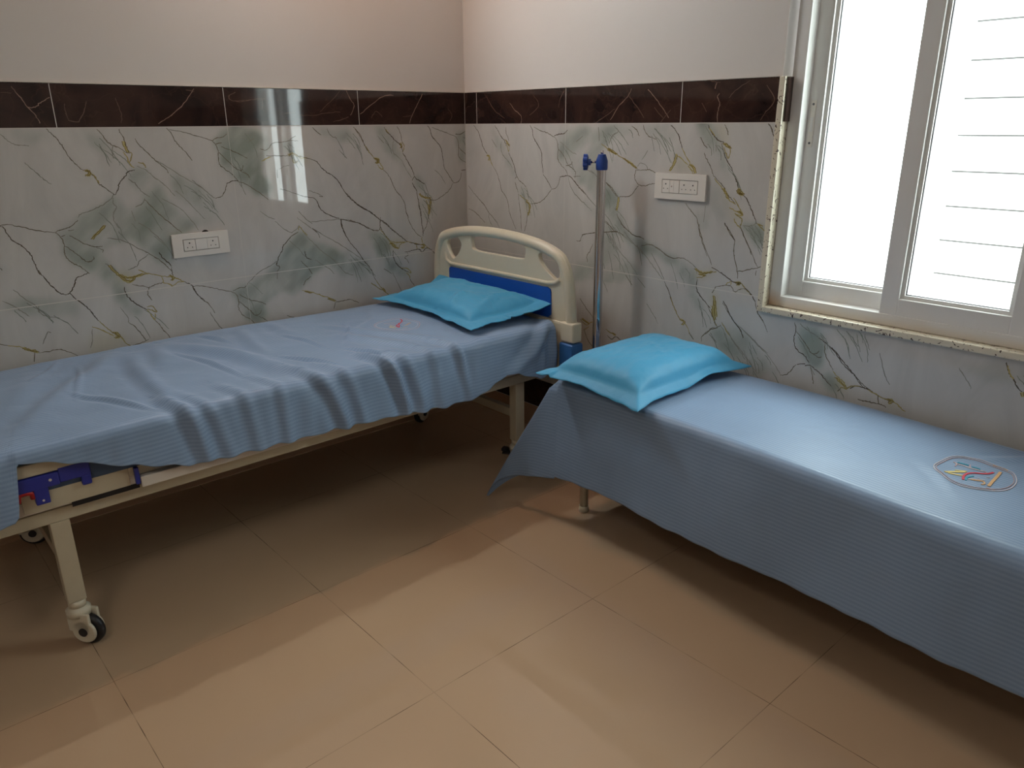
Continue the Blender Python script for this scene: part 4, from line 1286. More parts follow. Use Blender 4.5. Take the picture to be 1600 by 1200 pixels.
def head_panel(parent, yc, sgn, name):
    """arched board with three grips; yc = y of its face plane centre, sgn: +1 face towards -y"""
    out = spline([(0.030, 0.60), (0.022, 0.70), (0.030, 0.84), (0.055, 0.925), (0.105, 0.972), (0.27, 1.008), (0.50, 1.018), (0.73, 1.003), (0.885, 0.965), (0.940, 0.915), (0.965, 0.84), (0.980, 0.70), (0.984, 0.60)], 6, closed=False)
    holeL = spline([(0.172, 0.848), (0.142, 0.879), (0.128, 0.918), (0.145, 0.950), (0.185, 0.962), (0.222, 0.955), (0.245, 0.925), (0.228, 0.885), (0.198, 0.856)], 5)
    holeM = spline([(0.318, 0.966), (0.349, 0.975), (0.53, 0.985), (0.672, 0.974), (0.694, 0.955), (0.693, 0.925), (0.670, 0.905), (0.528, 0.903), (0.350, 0.905), (0.318, 0.930)], 5)
    holeR = spline([(0.772, 0.940), (0.797, 0.955), (0.850, 0.952), (0.880, 0.932), (0.902, 0.894), (0.903, 0.862), (0.890, 0.843), (0.866, 0.846), (0.815, 0.877), (0.780, 0.911)], 5)
    me = curve_shape(out, [holeL, holeM, holeR], yc, 0.022, 0.004)
    pn = finish('arched_panel', me, M_cream, parent, smooth=False)
    me.set_sharp_from_angle(angle=math.radians(50)); me.polygons.foreach_set('use_smooth', [True]*len(me.polygons))
    # thick outer rim
    bm = B()
    rim = [Vector((a, yc, b)) for a, b in out]
    cx = Vector((0.505, yc, 0.6))
    rim2 = []
    for p in rim:
        q = p-cx; rim2.append(cx+Vector((q.x*0.965, 0, q.z*0.955)))
    tube(bm, rim2, 0.0235, 14, up=(0, 1, 0), sx=1.0)
    obj('rim', bm, M_cream, parent, smooth='auto')
    # raised ledge between grips and blue inset
    bm = B(); tube(bm, [(0.115, yc-sgn*0.010, 0.875), (0.125, yc-sgn*0.010, 0.838), (0.160, yc-sgn*0.010, 0.822), (0.5, yc-sgn*0.010, 0.824), (0.83, yc-sgn*0.010, 0.824), (0.880, yc-sgn*0.010, 0.832), (0.905, yc-sgn*0.010, 0.850)], 0.010, 10, up=(0, 1, 0))
    obj('ledge', bm, M_cream, parent, smooth='auto')
    me = curve_shape(spline([(0.150, 0.680), (0.149, 0.70), (0.148, 0.78), (0.1485, 0.79), (0.152, 0.803), (0.165, 0.807), (0.18, 0.808), (0.5, 0.808), (0.82, 0.808), (0.835, 0.807), (0.850, 0.803), (0.856, 0.79), (0.8565, 0.78), (0.858, 0.70), (0.856, 0.690), (0.84, 0.680), (0.82, 0.679), (0.17, 0.679)], 3), [], yc-sgn*0.0135, 0.006, 0.001)
    finish('blue_inset', me, M_blue, parent)
    bm = B(); box(bm, (0.030, yc-0.0195, 0.42), (0.975, yc+0.0195, 0.672), 0.010); obj('lower_panel', bm, M_cream, parent, smooth=False)
    for x0, x1 in ((0.003, 0.085), (0.925, 1.002)):
        bm = B(); box(bm, (x0, yc-0.028, 0.592), (x1, yc+0.028, 0.676), 0.010, seg=3); po = obj('corner_post', bm, M_cream, parent)
        bm = B(); box(bm, (x0-0.002, yc-0.034, 0.455), (x1+0.004, yc+0.034, 0.588), 0.012, seg=3); obj('corner_bumper', bm, M_bumper, parent)
hb = bpy.data.objects.new('headboard', None); C.objects.link(hb); hb.parent = bed; hb.location = (0, 0, 0); WL[hb.name] = WL[bed.name]
head_panel(hb, -0.225, 1, 'headboard')
fb = bpy.data.objects.new('footboard', None); C.objects.link(fb); fb.parent = bed; WL[fb.name] = WL[bed.name]
head_panel(fb, -2.43, 1, 'footboard')

# mattress
bm = B(); box(bm, (0.055, -2.38, 0.514), (0.872, -0.30, 0.645), 0.03, seg=4); tag(obj('mattress', bm, M_foam), 'dark mattress on the hospital bed hidden under the blue sheet', 'mattress')

# ------------------------------------------------------------------ bed sheets
def seg_dist(a, b, pts):
    """signed distance & param to a polyline in flat coordinates, plus fade at both ends"""
    best = np.full(a.shape, 1e9); sd = np.zeros(a.shape); tt = np.zeros(a.shape); N = len(pts)-1
    for i in range(N):
        (x0, y0), (x1, y1) = pts[i], pts[i+1]; dx, dy = x1-x0, y1-y0; l2 = dx*dx+dy*dy
        t = np.clip(((a-x0)*dx+(b-y0)*dy)/l2, 0, 1); ex, ey = a-(x0+t*dx), b-(y0+t*dy); dd = np.hypot(ex, ey)
        sgn = np.sign(dx*(b-y0)-dy*(a-x0)); m = dd < best
        best = np.where(m, dd, best); sd = np.where(m, dd*sgn, sd); tt = np.where(m, (i+t)/N, tt)
    return sd, tt

def fold_field(a, b, folds):
    h = np.zeros(a.shape)
    for amp, w, pts in folds:
        sd, tt = seg_dist(a, b, pts)
        fade = np.sin(PI*np.clip(tt, 0.02, 0.98))**0.6
        x = sd/w
        h += amp*fade*(np.exp(-x*x)-0.55*np.exp(-((x-1.5)/1.1)**2))
    return h

Z1 = 0.668                                       # top of the hospital-bed sheet
S_TOP = 0.83                                     # arc length from the wall side to the front fold
def hem1(y):
    yy = np.array([-2.46, -2.275, -2.262, -2.24, -2.10, -1.99, -1.82, -1.61, -1.39, -1.14, -0.87, -0.72, -0.60, -0.55, -0.50, -0.36, -0.24, -0.20])
    zz = np.array([0.47, 0.485, 0.50, 0.642, 0.600, 0.555, 0.500, 0.487, 0.480, 0.470, 0.450, 0.452, 0.490, 0.512, 0.505, 0.450, 0.468, 0.48])
    return np.interp(y, yy, zz)
F1 = []      # folds in (y, s) coordinates; s = x - 0.04 on top, then down the side
def top(*pp): return [(y, x-0.04) for x, y in pp]
F1 += [(0.010, 0.035, top((0.16, -1.60), (0.34, -1.53), (0.50, -1.462), (0.70, -1.43), (0.86, -1.40))),
       (0.008, 0.028, top((0.20, -1.74), (0.42, -1.785), (0.62, -1.80), (0.84, -1.80))),
       (0.006, 0.030, top((0.10, -1.63), (0.34, -1.68), (0.45, -1.72))),
       (0.009, 0.045, top((0.10, -1.78), (0.34, -1.90), (0.52, -2.045), (0.82, -2.22))),
       (0.007, 0.026, top((0.12, -1.30), (0.42, -1.37), (0.60, -1.40))),
       (0.005, 0.026, top((0.10, -1.16), (0.36, -1.20))),
       (0.006, 0.026, top((0.50, -1.05), (0.66, -0.98), (0.80, -0.90))),
       (0.005, 0.022, top((0.30, -1.02), (0.50, -0.95), (0.66, -0.86), (0.80, -0.76))),
       (0.005, 0.05, top((0.15, -2.05), (0.40, -2.12), (0.70, -2.20))),
       (0.004, 0.02, top((0.20, -0.72), (0.36, -0.82), (0.46, -0.95)))]
# pleats over the front fold and down the side (s from 0.70 to 1.05)
for y0, y1, amp, w in ((-1.80, -1.76, 0.016, 0.022), (-1.74, -1.69, 0.008, 0.020), (-1.62, -1.60, 0.008, 0.020), (-1.50, -1.50, 0.007, 0.018), (-1.37, -1.29, 0.016, 0.022),
                       (-1.27, -1.22, 0.010, 0.022), (-1.10, -1.04, 0.022, 0.020), (-1.03, -0.97, 0.014, 0.024), (-0.90, -0.88, 0.008, 0.022), (-0.79, -0.75, 0.012, 0.018), (-0.66, -0.70, 0.006, 0.03)):
    F1.append((amp, w, [(y0-0.03, 0.72), (y0, 0.84), ((y0+y1)/2, 0.90), (y1, 1.02), (y1+0.01, 1.14)]))
F1 += [(0.016, 0.030, [(-0.25, 0.78), (-0.30, 0.86), (-0.40, 0.95), (-0.56, 1.03)]), (0.016, 0.022, [(-0.235, 0.80), (-0.27, 0.92), (-0.285, 1.05)]), (0.010, 0.016, [(-0.32, 0.92), (-0.34, 1.05)])]

for p_, q_, a_, w_ in (((0.30, -1.62), (0.75, -1.55), .005, .010), ((0.55, -2.02), (0.84, -1.86), .005, .011), ((0.20, -1.92), (0.60, -2.02), .004, .009), ((0.62, -1.36), (0.84, -1.24), .005, .010),
                       ((0.34, -1.22), (0.62, -1.18), .004, .009), ((0.30, -0.90), (0.62, -1.10), .004, .009), ((0.66, -1.12), (0.86, -1.06), .006, .010), ((0.12, -1.46), (0.30, -1.42), .005, .012), ((0.10, -1.96), (0.30, -2.08), .004, .012)):
    F1.append((a_, w_, [(p_[1], p_[0]-0.04), ((p_[1]+q_[1])/2+0.012, (p_[0]+q_[0])/2-0.04), (q_[1], q_[0]-0.04)]))
def sheet1(y, s, lift=0.0):
    """flat coordinates (y, s) -> world. s<0 falls behind the mattress, s>S_TOP hangs in front"""
    y = np.asarray(y, float); s = np.asarray(s, float)
    rf = 0.035
    zt = Z1+0.006*np.sin(y*3.1)+0.012*np.exp(-((s-0.45)/0.35)**2)-0.0
    x = np.zeros_like(s); z = np.zeros_like(s); nx = np.zeros_like(s); nz = np.ones_like(s)
    xe = 0.04+S_TOP                                # where the fillet starts
    # top
    x = 0.04+s; z = zt.copy()
    # rounding at the wall side
    m = s < 0.03; th = np.clip((0.03-s)/0.03, 0, PI/2)
    x = np.where(m, 0.07-0.03*np.sin(th), x); drop = np.where(s < 0.03-0.03*PI/2, (0.03-0.03*PI/2)-s, 0)
    z = np.where(m, zt-0.03*(1-np.cos(th))-drop, z); nx = np.where(m, -np.sin(th), nx); nz = np.where(m, np.cos(th), nz)
    # front fillet and hang
    m = s > S_TOP; th = np.clip((s-S_TOP)/rf, 0, PI/2)
    drop = np.where(s > S_TOP+rf*PI/2, s-(S_TOP+rf*PI/2), 0)
    sl = 0.10
    x = np.where(m, xe+rf*np.sin(th)+drop*sl, x); z = np.where(m, zt-rf*(1-np.cos(th))-drop, z)
    nx = np.where(m, np.sin(th), nx); nz = np.where(m, np.cos(th), nz)
    h = 1.7*fold_field(y, s, F1)*np.where(s > 0.78, 0.72, 1.0)
    h += 0.0022*fnoise(y*9, s*9, 21)+0.0012*fnoise(y*26+s*9, s*26, 22, 2)
    side = np.clip((s-S_TOP)/0.10, 0, 1)
    h += side*(0.005*fnoise(y*14, s*3, 51, 3)+0.002*np.sin(y*71+3*np.sin(y*9)+s*9))
    h = np.maximum(h, -0.010)
    h = h+lift
    return np.stack([x+nx*h, y, z+nz*h], -1)

n = 380; m = 190
yy = np.linspace(-2.405, -0.268, n)
Pg = np.zeros((n, m, 3)); UV = np.zeros((n, m, 3))
for i, y in enumerate(yy):
    zh = hem1(y)+0.003*math.sin(y*60)
    smax = S_TOP+0.035*PI/2+(Z1-0.035-zh)
    s_ = np.concatenate([np.linspace(-0.08, 0.60, 80, endpoint=False), np.linspace(0.60, max(smax, S_TOP+0.03), m-80)])
    Pg[i] = sheet1(np.full(m, y), s_); UV[i, :, 0] = s_; UV[i, :, 1] = y
def cloth_obj(name, P, UV, mat, parent=None, thick=0.0016):
    me = grid_mesh(name, P)
    at = me.attributes.new('cloth', 'FLOAT_VECTOR', 'POINT'); at.data.foreach_set('vector', UV.reshape(-1).astype(np.float32))
    me.polygons.foreach_set('use_smooth', [True]*len(me.polygons))
    o = finish(name, me, mat, parent)
    sd = o.modifiers.new('thickness', 'SOLIDIFY'); sd.thickness = thick; sd.offset = -1 if True else 1
    return o
sheet_a = tag(cloth_obj('bed_sheet', Pg, UV, M_sheet_y), 'rumpled blue striped sheet draped over the hospital bed', 'bed sheet', 'blue striped sheets on the two beds')
# small hanging flap of the tucked corner by the headboard
# ------------------------------------------------------------------ cot
cot = empty('cot', (2.2, -0.34, 0.0), 'low narrow cot on round cream legs under the window', 'cot')
CX0, CX1 = 1.255, 3.17
bm = B()
for y in (-0.075, -0.475): cyl(bm, (CX0+0.02, y, 0.445), (CX1-0.02, y, 0.445), 0.018, 16)
for x in (CX0+0.025, 1.9, 2.55, CX1-0.025): cyl(bm, (x, -0.075, 0.445), (x, -0.475, 0.445), 0.016, 14)
box(bm, (CX0, -0.55, 0.4632), (CX1, -0.035, 0.469))
obj('frame', bm, M_steel, cot)
for x in (CX0+0.025, CX1-0.025):
    for y in (-0.075, -0.463):
        bm = B(); cyl(bm, (x, y, 0.0), (x, y, 0.430), 0.0165, 18); cyl(bm, (x, y, 0.0), (x, y, 0.025), 0.020, 18); obj('leg', bm, M_steel, cot)
bm = B()
for y in (-0.075, -0.463): cyl(bm, (CX0+0.042, y, 0.16), (CX1-0.042, y, 0.16), 0.010, 12)
obj('stretcher', bm, M_steel, cot)
bm = B(); box(bm, (1.268, -0.572, 0.4695), (3.16, -0.036, 0.562), 0.03, seg=4); tag(obj('mattress', bm, M_foam), 'thin mattress on the cot hidden under the smooth blue sheet', 'mattress')

ZC = 0.580
def edge2(x): return -0.600-0.085*np.clip((x-1.35)/1.45, 0, 1)
def rad2(x): return 0.022+0.030*np.clip((x-1.35)/1.45, 0, 1)
A2, B2 = 0.52, 0.43
def hem2(x): return 0.188+0.060*np.clip((x-1.4)/1.4, 0, 1)+0.02*np.exp(-((x-1.45)/0.2)**2)
F2 = [(0.007, 0.020, [(2.66, 0.02), (2.60, 0.10), (2.54, 0.17)]), (0.005, 0.03, [(2.95, 0.05), (2.78, 0.14), (2.70, 0.22)]), (0.004, 0.02, [(2.42, 0.30), (2.50, 0.36), (2.56, 0.44)])]
def sheet2(x, t, lift=0.0):
    """x along the cot (x < CX0 falls over the head end), t from the wall: t<0 tucked down, beyond the front edge hangs"""
    x = np.asarray(x, float); t = np.asarray(t, float)
    xc = np.maximum(x, 1.262)
    ye = edge2(xc); rf = rad2(xc); te = (-0.035-ye)-rf            # flat width
    a = np.clip(1.262-x, 0, None)                                 # beyond the head end
    b = np.clip(t-te, 0, None)                                    # beyond the front fold
    th = np.clip(b/rf, 0, PI/2); drop = np.clip(b-rf*PI/2, 0, None)
    zt = ZC+0.004*np.sin(xc*4)-0.012*np.clip((x-1.5)/1.5, 0, 1)
    hf = fold_field(x, t, F2)+0.0012*fnoise(x*8, t*8, 31)+0.0004*fnoise(x*30, t*30, 32, 2)
    side = np.clip(b/0.15, 0, 1)
    hf = hf+side*(0.005*np.sin(x*9+3*t)+0.0022*np.sin(x*21-5*t+1)+0.0006*np.sin(x*60))*np.clip((x-1.25)/0.3, 0, 1)
    # plain front hang
    y = -0.035-np.minimum(t, te)-rf*np.sin(th)-drop*0.035-hf*np.sin(th)
    z = zt-rf*(1-np.cos(th))-drop+hf*np.cos(th)
    X = np.maximum(x, 1.262)
    # wall side tuck
    m = t < 0.02; z = np.where(m, zt-(0.02-t)*np.where(t < 0, 1.0, 0.3), z); y = np.where(t < 0, -0.034+0.0*t, y)
    # head end fall
    ra = 0.03; ta = np.clip(a/ra, 0, PI/2); da = np.clip(a-ra*PI/2, 0, None)
    X = np.where(a > 0, 1.262-ra*np.sin(ta)-da*0.05, X)
    z = np.where((a > 0) & (b <= 0), zt-ra*(1-np.cos(ta))-da, z)
    # corner cone
    both = (a > 0) & (b > 0)
    r_ = np.hypot(a, b); ph = np.arctan2(b, a)/(PI/2)
    w = np.clip(np.sin(PI*np.clip(ph, 0, 1)), 0, 1)**1.2
    out = 0.46*r_*w
    ripple = 0.012*np.sin(ph*PI*3)*np.sin(PI*np.clip(ph, 0, 1))**1.5*np.clip(r_/0.4, 0, 1)
    cz = zt-np.sqrt(np.clip(r_**2-out**2, 0, None))*0.99+0.010*np.exp(-(r_/0.05))
    y0c = -0.035-te
    # horizontal base runs around the corner from the head end (ph=0) to the front (ph=1)
    bx = 1.262-0.030*np.clip(r_/0.05, 0, 1)*np.cos(ph*PI/2)-0.05*r_*np.cos(ph*PI/2)
    by = y0c-(rf+0.03*r_)*np.clip(r_/0.05, 0, 1)*np.sin(ph*PI/2)
    X = np.where(both, bx-out*0.99+ripple*0.3, X); y = np.where(both, by-out*0.16+ripple, y); z = np.where(both, cz, z)
    return np.stack([X, y, z+lift], -1)
xs = np.concatenate([np.linspace(1.262-A2, 1.262, 70, endpoint=False), np.linspace(1.262, 3.20, 330)])
P2 = np.zeros((len(xs), 150, 3)); U2 = np.zeros_like(P2)
for i, x in enumerate(xs):
    xc = max(x, 1.262); te = (-0.035-edge2(xc))-rad2(xc); tm = te+rad2(xc)*PI/2+(ZC-rad2(xc)-hem2(x))+0.0015*math.sin(x*50)
    if x < 1.262: tm = te+np.interp(x, [1.262-A2, 1.262-0.3*A2, 1.262], [B2+0.01, B2-0.01, rad2(xc)*PI/2+(ZC-rad2(xc)-hem2(1.262))])
    t = np.concatenate([np.linspace(-0.04, te, 75, endpoint=False), np.linspace(te, tm, 75)])
    xr = np.full(150, x)
    if x < 1.262: xr = 1.262-(1.262-x)/A2*np.interp(t, [te-0.25, te+0.05, te+B2], [0.34, 0.385, A2])
    P2[i] = sheet2(xr, t); U2[i, :, 1] = t; U2[i, :, 0] = xr
sheet_b = tag(cloth_obj('bed_sheet', P2[::-1], U2[::-1], M_sheet_x), 'smooth blue striped sheet with a large round emblem, draped over the cot under the window', 'bed sheet', 'blue striped sheets on the two beds')

# ------------------------------------------------------------------ embroidered emblems
def inv1(px_pts): return px_pts
def embroider(parent, fn, strokes, name='emblem'):
    root = bpy.data.objects.new(name, None); C.objects.link(root); root.parent = parent
    WL[root.name] = WL[parent.name]
    for col, width, pts, closed in strokes:
        sm = spline(pts, 6, closed)
        if closed: sm = sm+[sm[0]]
        bm = B(); n_ = len(sm); Lr = []
        for sgn in (-1, 1):
            row = []
            for i in range(n_):
                p0, p1 = sm[max(i-1, 0)], sm[min(i+1, n_-1)]; dx, dy = p1[0]-p0[0], p1[1]-p0[1]; l = math.hypot(dx, dy) or 1
                row.append((sm[i][0]-sgn*dy/l*width/2, sm[i][1]+sgn*dx/l*width/2))
            Lr.append(row)
        A = np.array(Lr); P = fn(A[..., 0].reshape(-1), A[..., 1].reshape(-1), 0.0012).reshape(2, n_, 3)
        vs = [[bm.verts.new(P[k, i]) for i in range(n_)] for k in range(2)]
        for i in range(n_-1): bm.faces.new((vs[0][i], vs[0][i+1], vs[1][i+1], vs[1][i]))
        o = obj('stitching', bm, TH[col], root)
        if o.data.polygons and sum(p.normal.z for p in o.data.polygons) < 0: o.data.flip_normals()
        sd = o.modifiers.new('thread', 'SOLIDIFY'); sd.thickness = 0.0011; sd.offset = 0
    return root
EMB2 = [('white', 0.0022, [(2.4761, 0.2152), (2.4677, 0.2677), (2.466, 0.3081), (2.4779, 0.3402), (2.5011, 0.3589), (2.5338, 0.3836), (2.5672, 0.3851), (2.6002, 0.3707), (2.6375, 0.3422), (2.6522, 0.2994), (2.6485, 0.2486), (2.6302, 0.2044), (2.6112, 0.192), (2.5798, 0.1847), (2.5373, 0.1767), (2.4998, 0.1872)], True), ('pink', 0.0016, [(2.4817, 0.2251), (2.4743, 0.2684), (2.4717, 0.3095), (2.4823, 0.3354), (2.5054, 0.3542), (2.5339, 0.373), (2.5655, 0.3746), (2.5989, 0.3608), (2.6328, 0.3326), (2.6458, 0.2963), (2.6443, 0.2532), (2.6282, 0.2139), (2.6108, 0.2035), (2.5819, 0.1976), (2.5392, 0.1887), (2.5033, 0.1977)], True), ('teal', 0.005, [(2.5021, 0.2421), (2.5154, 0.2392), (2.5292, 0.238)], False), ('teal', 0.0045, [(2.5383, 0.2411), (2.5477, 0.2392), (2.5592, 0.241)], False), ('white', 0.004, [(2.4996, 0.2525), (2.5217, 0.2515), (2.5443, 0.2533), (2.5701, 0.2476)], False), ('pink', 0.003, [(2.4937, 0.2474), (2.5036, 0.2521), (2.5064, 0.2719)], False), ('yellow', 0.0075, [(2.5019, 0.3334), (2.5113, 0.3202), (2.5225, 0.3066), (2.5385, 0.2893)], False), ('yellow', 0.006, [(2.5094, 0.3318), (2.5237, 0.3272), (2.5409, 0.3194)], False), ('yellow', 0.0045, [(2.5159, 0.2991), (2.5287, 0.2896), (2.5403, 0.2829)], False), ('red', 0.0058, [(2.5512, 0.3438), (2.5448, 0.3223), (2.5445, 0.301), (2.5508, 0.2847), (2.5609, 0.2737), (2.5721, 0.266), (2.5811, 0.2577), (2.587, 0.2455), (2.5896, 0.2353)], False), ('teal', 0.0045, [(2.5573, 0.342), (2.5535, 0.3249), (2.5561, 0.3122), (2.5618, 0.3002)], False), ('white', 0.003, [(2.5588, 0.3319), (2.5665, 0.3201), (2.5796, 0.3129), (2.5907, 0.3058)], False), ('orange', 0.0042, [(2.5631, 0.3273), (2.5765, 0.3212), (2.59, 0.3156), (2.5972, 0.3264), (2.5929, 0.3366)], False), ('orange', 0.0075, [(2.602, 0.219), (2.6051, 0.2605), (2.6069, 0.2972), (2.6088, 0.3331)], False), ('orange', 0.003, [(2.5738, 0.1875), (2.5884, 0.1868), (2.6006, 0.1886), (2.6121, 0.1948)], False), ('pink', 0.0022, [(2.5701, 0.2476), (2.5771, 0.2511), (2.582, 0.2604)], False), ('pink', 0.0022, [(2.5307, 0.2303), (2.5346, 0.2451), (2.5398, 0.2545)], False), ('white', 0.0018, [(2.5873, 0.2833), (2.5953, 0.2782)], False), ('white', 0.0018, [(2.5733, 0.3056), (2.5784, 0.3036)], False), ('pink', 0.0018, [(2.6078, 0.3477), (2.6163, 0.3452), (2.626, 0.3467)], False)]
EMB1 = [('pink', 0.0022, [(-0.8725, 0.4216), (-0.8488, 0.3895), (-0.8098, 0.3707), (-0.7525, 0.3677), (-0.7177, 0.389), (-0.6989, 0.43), (-0.6927, 0.4814), (-0.7227, 0.5307), (-0.7586, 0.5613), (-0.8019, 0.5623), (-0.8375, 0.5391), (-0.866, 0.5018), (-0.8778, 0.4593)], True), ('white', 0.0016, [(-0.8653, 0.423), (-0.8488, 0.4006), (-0.8158, 0.3875), (-0.7628, 0.3833), (-0.7273, 0.4031), (-0.7099, 0.4425), (-0.7074, 0.49), (-0.7262, 0.522), (-0.7577, 0.5462), (-0.7961, 0.5469), (-0.829, 0.5264), (-0.8562, 0.4902), (-0.8686, 0.452)], True), ('red', 0.006, [(-0.7279, 0.3968), (-0.7368, 0.4227), (-0.7575, 0.4426), (-0.777, 0.4574), (-0.797, 0.4713), (-0.8067, 0.4999), (-0.7972, 0.4928)], False), ('red', 0.004, [(-0.7687, 0.4432), (-0.7846, 0.4722), (-0.803, 0.498)], False), ('yellow', 0.008, [(-0.8319, 0.4707), (-0.8283, 0.4901), (-0.8182, 0.4997)], False), ('yellow', 0.006, [(-0.8196, 0.4554), (-0.8152, 0.4703), (-0.8102, 0.4805)], False), ('orange', 0.005, [(-0.7723, 0.4947), (-0.756, 0.4883), (-0.7387, 0.4771), (-0.7258, 0.4726)], False), ('orange', 0.003, [(-0.7973, 0.5141), (-0.7909, 0.5255), (-0.7815, 0.529)], False), ('pink', 0.003, [(-0.8217, 0.4152), (-0.8004, 0.4188), (-0.7805, 0.432)], False), ('pink', 0.0026, [(-0.7984, 0.4591), (-0.8027, 0.4441), (-0.8188, 0.4398)], False), ('teal', 0.0024, [(-0.7824, 0.4743), (-0.7914, 0.4983), (-0.7944, 0.5168)], False), ('white', 0.0022, [(-0.754, 0.4571), (-0.7405, 0.4586), (-0.7232, 0.4582)], False)]
embroider(sheet_b, sheet2, EMB2)
embroider(sheet_a, sheet1, EMB1)


# ------------------------------------------------------------------ pillows
def pillow(name, center, ang, a, b, T, Tb, flange, label, zmid, tilt=lambda U, V: 0*U, fl_fn=lambda U, V: 0*U, seed=1, creases=(), warp=None, boxy=3.5):
    N = 110
    e = 1+flange/min(a, b)
    g = np.linspace(-e, e, N); U, V = np.meshgrid(g, g, indexing='ij')
    Uc, Vc = np.clip(U, -1, 1), np.clip(V, -1, 1)
    body = np.clip((1-np.abs(Uc)**boxy)*(1-np.abs(Vc)**boxy), 0, 1)**0.5
    out = np.clip(np.maximum(np.abs(U), np.abs(V))-1, 0, None)/(e-1)          # 0 on the body, 1 at the hem
    # sides pull in between the corners
    X = U*a*(1-0.045*(1-Vc**2)); Y = V*b*(1-0.045*(1-Uc**2))
    wr = 0.004*fnoise(U*5, V*5, seed)+0.0022*fnoise(U*12, V*12, seed+1)
    edge = np.exp(-((1-np.maximum(np.abs(Uc), np.abs(Vc)))/0.16)**2)
    puck = 0.0035*edge*np.sin(17*(U+0.3*V)+3*np.sin(4*V))*np.cos(13*V-U)
    wav = out*(0.008*fnoise(U*5, V*5, seed+40, 3)+0.003*fnoise(U*14, V*14, seed+41, 2))
    ear = out*np.clip(np.minimum(np.abs(U), np.abs(V))-0.7, 0, 1)*0.045
    X = X+np.sign(U)*ear; Y = Y+np.sign(V)*ear
    mid = zmid+tilt(U, V)+fl_fn(U, V)*out+wav
    h = body*T
    top_ = mid+h+(wr+puck)*np.clip(body*1.5, 0, 1)
    for amp, w, pts in creases:
        top_ = top_+fold_field(U, V, [(amp, w, pts)])*np.clip(body*2, 0, 1)
    bot = mid-body*Tb
    top_ = top_+0.0015; bot = np.minimum(bot-0.0015, top_-0.003)
    bot = np.maximum(bot, 0.0025)
    top_ = np.maximum(top_, bot+0.003)
    ca, sa = math.cos(ang), math.sin(ang)
    if warp is not None: dx_, dy_, dz_ = warp(U, V); X = X+dx_; Y = Y+dy_; top_ = top_+dz_; bot = np.maximum(bot+dz_, 0.0025)
    def W(X, Y, Z): return np.stack([center[0]+X*ca-Y*sa, center[1]+X*sa+Y*ca, center[2]+Z], -1)
    Pt, Pb = W(X, Y, top_), W(X, Y, bot)
    V_ = np.concatenate([Pt.reshape(-1, 3), Pb.reshape(-1, 3)])
    idx = np.arange(N*N).reshape(N, N)
    q1 = np.stack([idx[:-1, :-1], idx[1:, :-1], idx[1:, 1:], idx[:-1, 1:]], -1).reshape(-1, 4)
    q2 = q1[:, ::-1]+N*N
    rim = np.concatenate([idx[0, :], idx[1:, -1], idx[-1, -2::-1], idx[-2::-1, 0]])
    q3 = np.stack([rim[:-1], rim[1:], rim[1:]+N*N, rim[:-1]+N*N], -1)
    F = np.concatenate([q1, q2, q3])
    me = bpy.data.meshes.new(name)
    me.vertices.add(len(V_)); me.vertices.foreach_set('co', V_.reshape(-1).astype(np.float32))
    me.loops.add(len(F)*4); me.loops.foreach_set('vertex_index', F.reshape(-1).astype(np.int32))
    me.polygons.add(len(F)); me.polygons.foreach_set('loop_start', (np.arange(len(F))*4).astype(np.int32))
    me.update(calc_edges=True); me.polygons.foreach_set('use_smooth', [True]*len(F))
    o = finish(name, me, M_pillow)
    o.data.set_sharp_from_angle(angle=math.radians(70))
    return tag(o, label, 'pillow', 'turquoise pillows on the two beds')
# cot pillow: long side across the cot
pillow('pillow', (1.462, -0.350, ZC+0.004), 0.0, 0.188, 0.272, 0.070, 0.044, 0.027, 'bright turquoise pillow on the head end of the cot', 0.047,
       fl_fn=lambda U, V: -0.020+0.010*(U < -0.9)*1.0-0.014*np.clip(U, 0, 1)*np.clip(-V, 0, 1), seed=3, boxy=4.5, creases=[(0.006, 0.06, [(-0.2, 0.2), (0.25, 0.0), (0.5, -0.15)])])
# hospital bed pillow, leaning against the headboard
pillow('pillow', (0.464, -0.417, Z1+0.014), 0.02, 0.316, 0.152, 0.066, 0.022, 0.032, 'darker turquoise pillow on the hospital bed against the blue headboard inset', 0.026,
       tilt=lambda U, V: 0.030*np.clip(V, 0, 2)**2, fl_fn=lambda U, V: -0.008*(V < 0)+0.0*U, seed=8, creases=[(0.010, 0.07, [(0.45, -1.0), (0.35, -0.5), (0.28, -0.1)]), (0.008, 0.06, [(0.75, 0.9), (0.70, 0.3), (0.9, -0.6)]), (0.007, 0.08, [(-0.5, 0.9), (-0.1, 0.5), (0.4, 0.7)])],
       warp=lambda U, V: (-0.022*np.clip((U+1)/2, 0, 1.2)*np.clip((1-V)/2, 0, 1.2), -0.045*np.clip((U+1)/2, 0, 1.2)*np.clip((1-V)/2, 0, 1.2), 0*U))

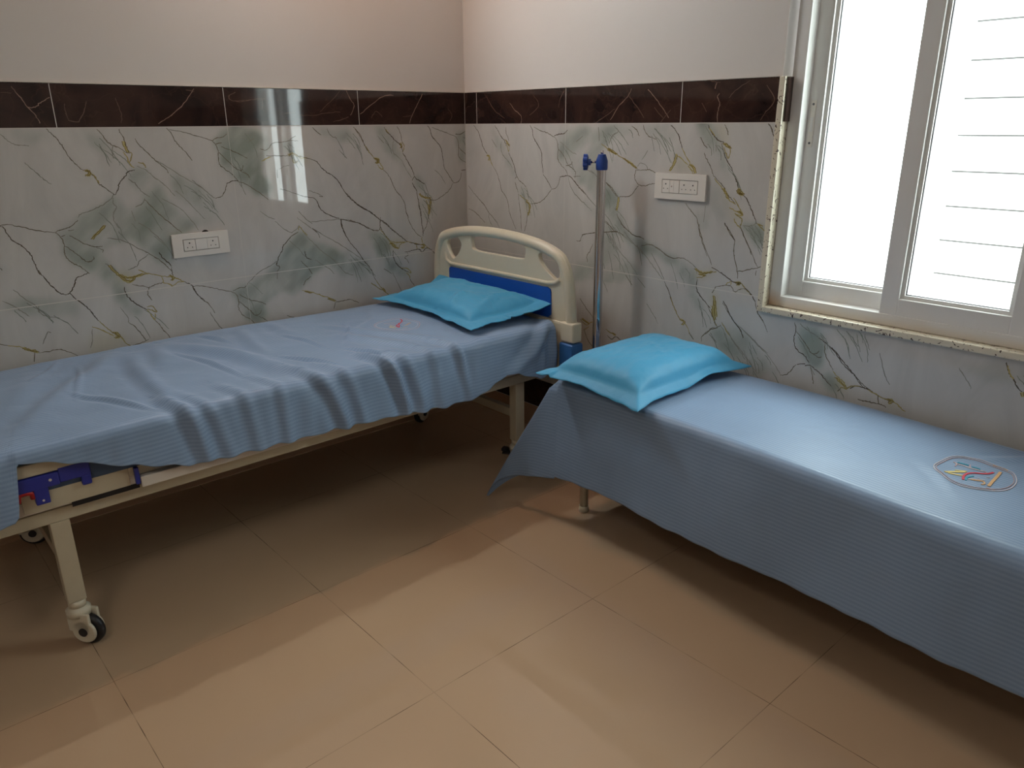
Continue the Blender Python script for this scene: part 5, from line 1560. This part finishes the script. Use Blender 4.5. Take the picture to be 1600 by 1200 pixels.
# ------------------------------------------------------------------ drip stand
iv = empty('drip_stand', (1.015, -0.12, 0.0), 'chrome drip stand with blue clamp knob between the bed and the cot', 'drip stand')
bm = B(); cyl(bm, (1.015, -0.12, 0.06), (1.015, -0.12, 1.318), 0.0185, 24); obj('pole', bm, M_chrome, iv, smooth='auto')
bm = B()
tube(bm, [(1.015, -0.12, 1.290), (1.015, -0.12, 1.297), (1.015, -0.12, 1.325), (1.015, -0.12, 1.350)], [0.0225, 0.024, 0.024, 0.015], 24); cl = obj('clamp_collar', bm, M_knob, iv, smooth='auto')
bm = B(); cyl(bm, (1.015, -0.12, 1.351), (1.015, -0.12, 1.364), 0.006, 12); obj('inner_rod', bm, M_chrome, iv)
kd = Vector((-0.75, -0.55, 0)).normalized(); kc = Vector((1.015, -0.12, 1.320))
bm = B(); cyl(bm, kc+kd*0.022, kc+kd*0.045, 0.0045, 10); obj('clamp_screw', bm, M_chrome, cl)
bm = B(); cyl(bm, kc+kd*0.044, kc+kd*0.056, 0.013, 20)
side = kd.cross(Vector((0, 0, 1))).normalized()
star = []
tube(bm, [kc+kd*0.054, kc+kd*0.058, kc+kd*0.070, kc+kd*0.074], [0.024, 0.029, 0.029, 0.024], 7)
for k in range(7):
    an = 2*PI*k/7; cc = kc+(side*math.cos(an)+Vector((0, 0, 1))*math.sin(an))*0.023
    cyl(bm, cc+kd*0.056, cc+kd*0.072, 0.009, 10)
obj('star_knob', bm, M_knob, cl, smooth='auto')
bm = B()
cyl(bm, (1.015, -0.12, 0.045), (1.015, -0.12, 0.075), 0.030, 20)
for k in range(4):
    an = 0.0+k*PI/2; dx, dy = math.cos(an), math.sin(an); L_ = 0.17 if k != 1 else 0.095
    tube(bm, [(1.015, -0.12, 0.06), (1.015+dx*L_, -0.12+dy*L_, 0.030)], 0.011, 10); cyl(bm, (1.015+dx*L_, -0.12+dy*L_, 0.0), (1.015+dx*L_, -0.12+dy*L_, 0.034), 0.014, 12)
obj('base', bm, M_steel, iv)
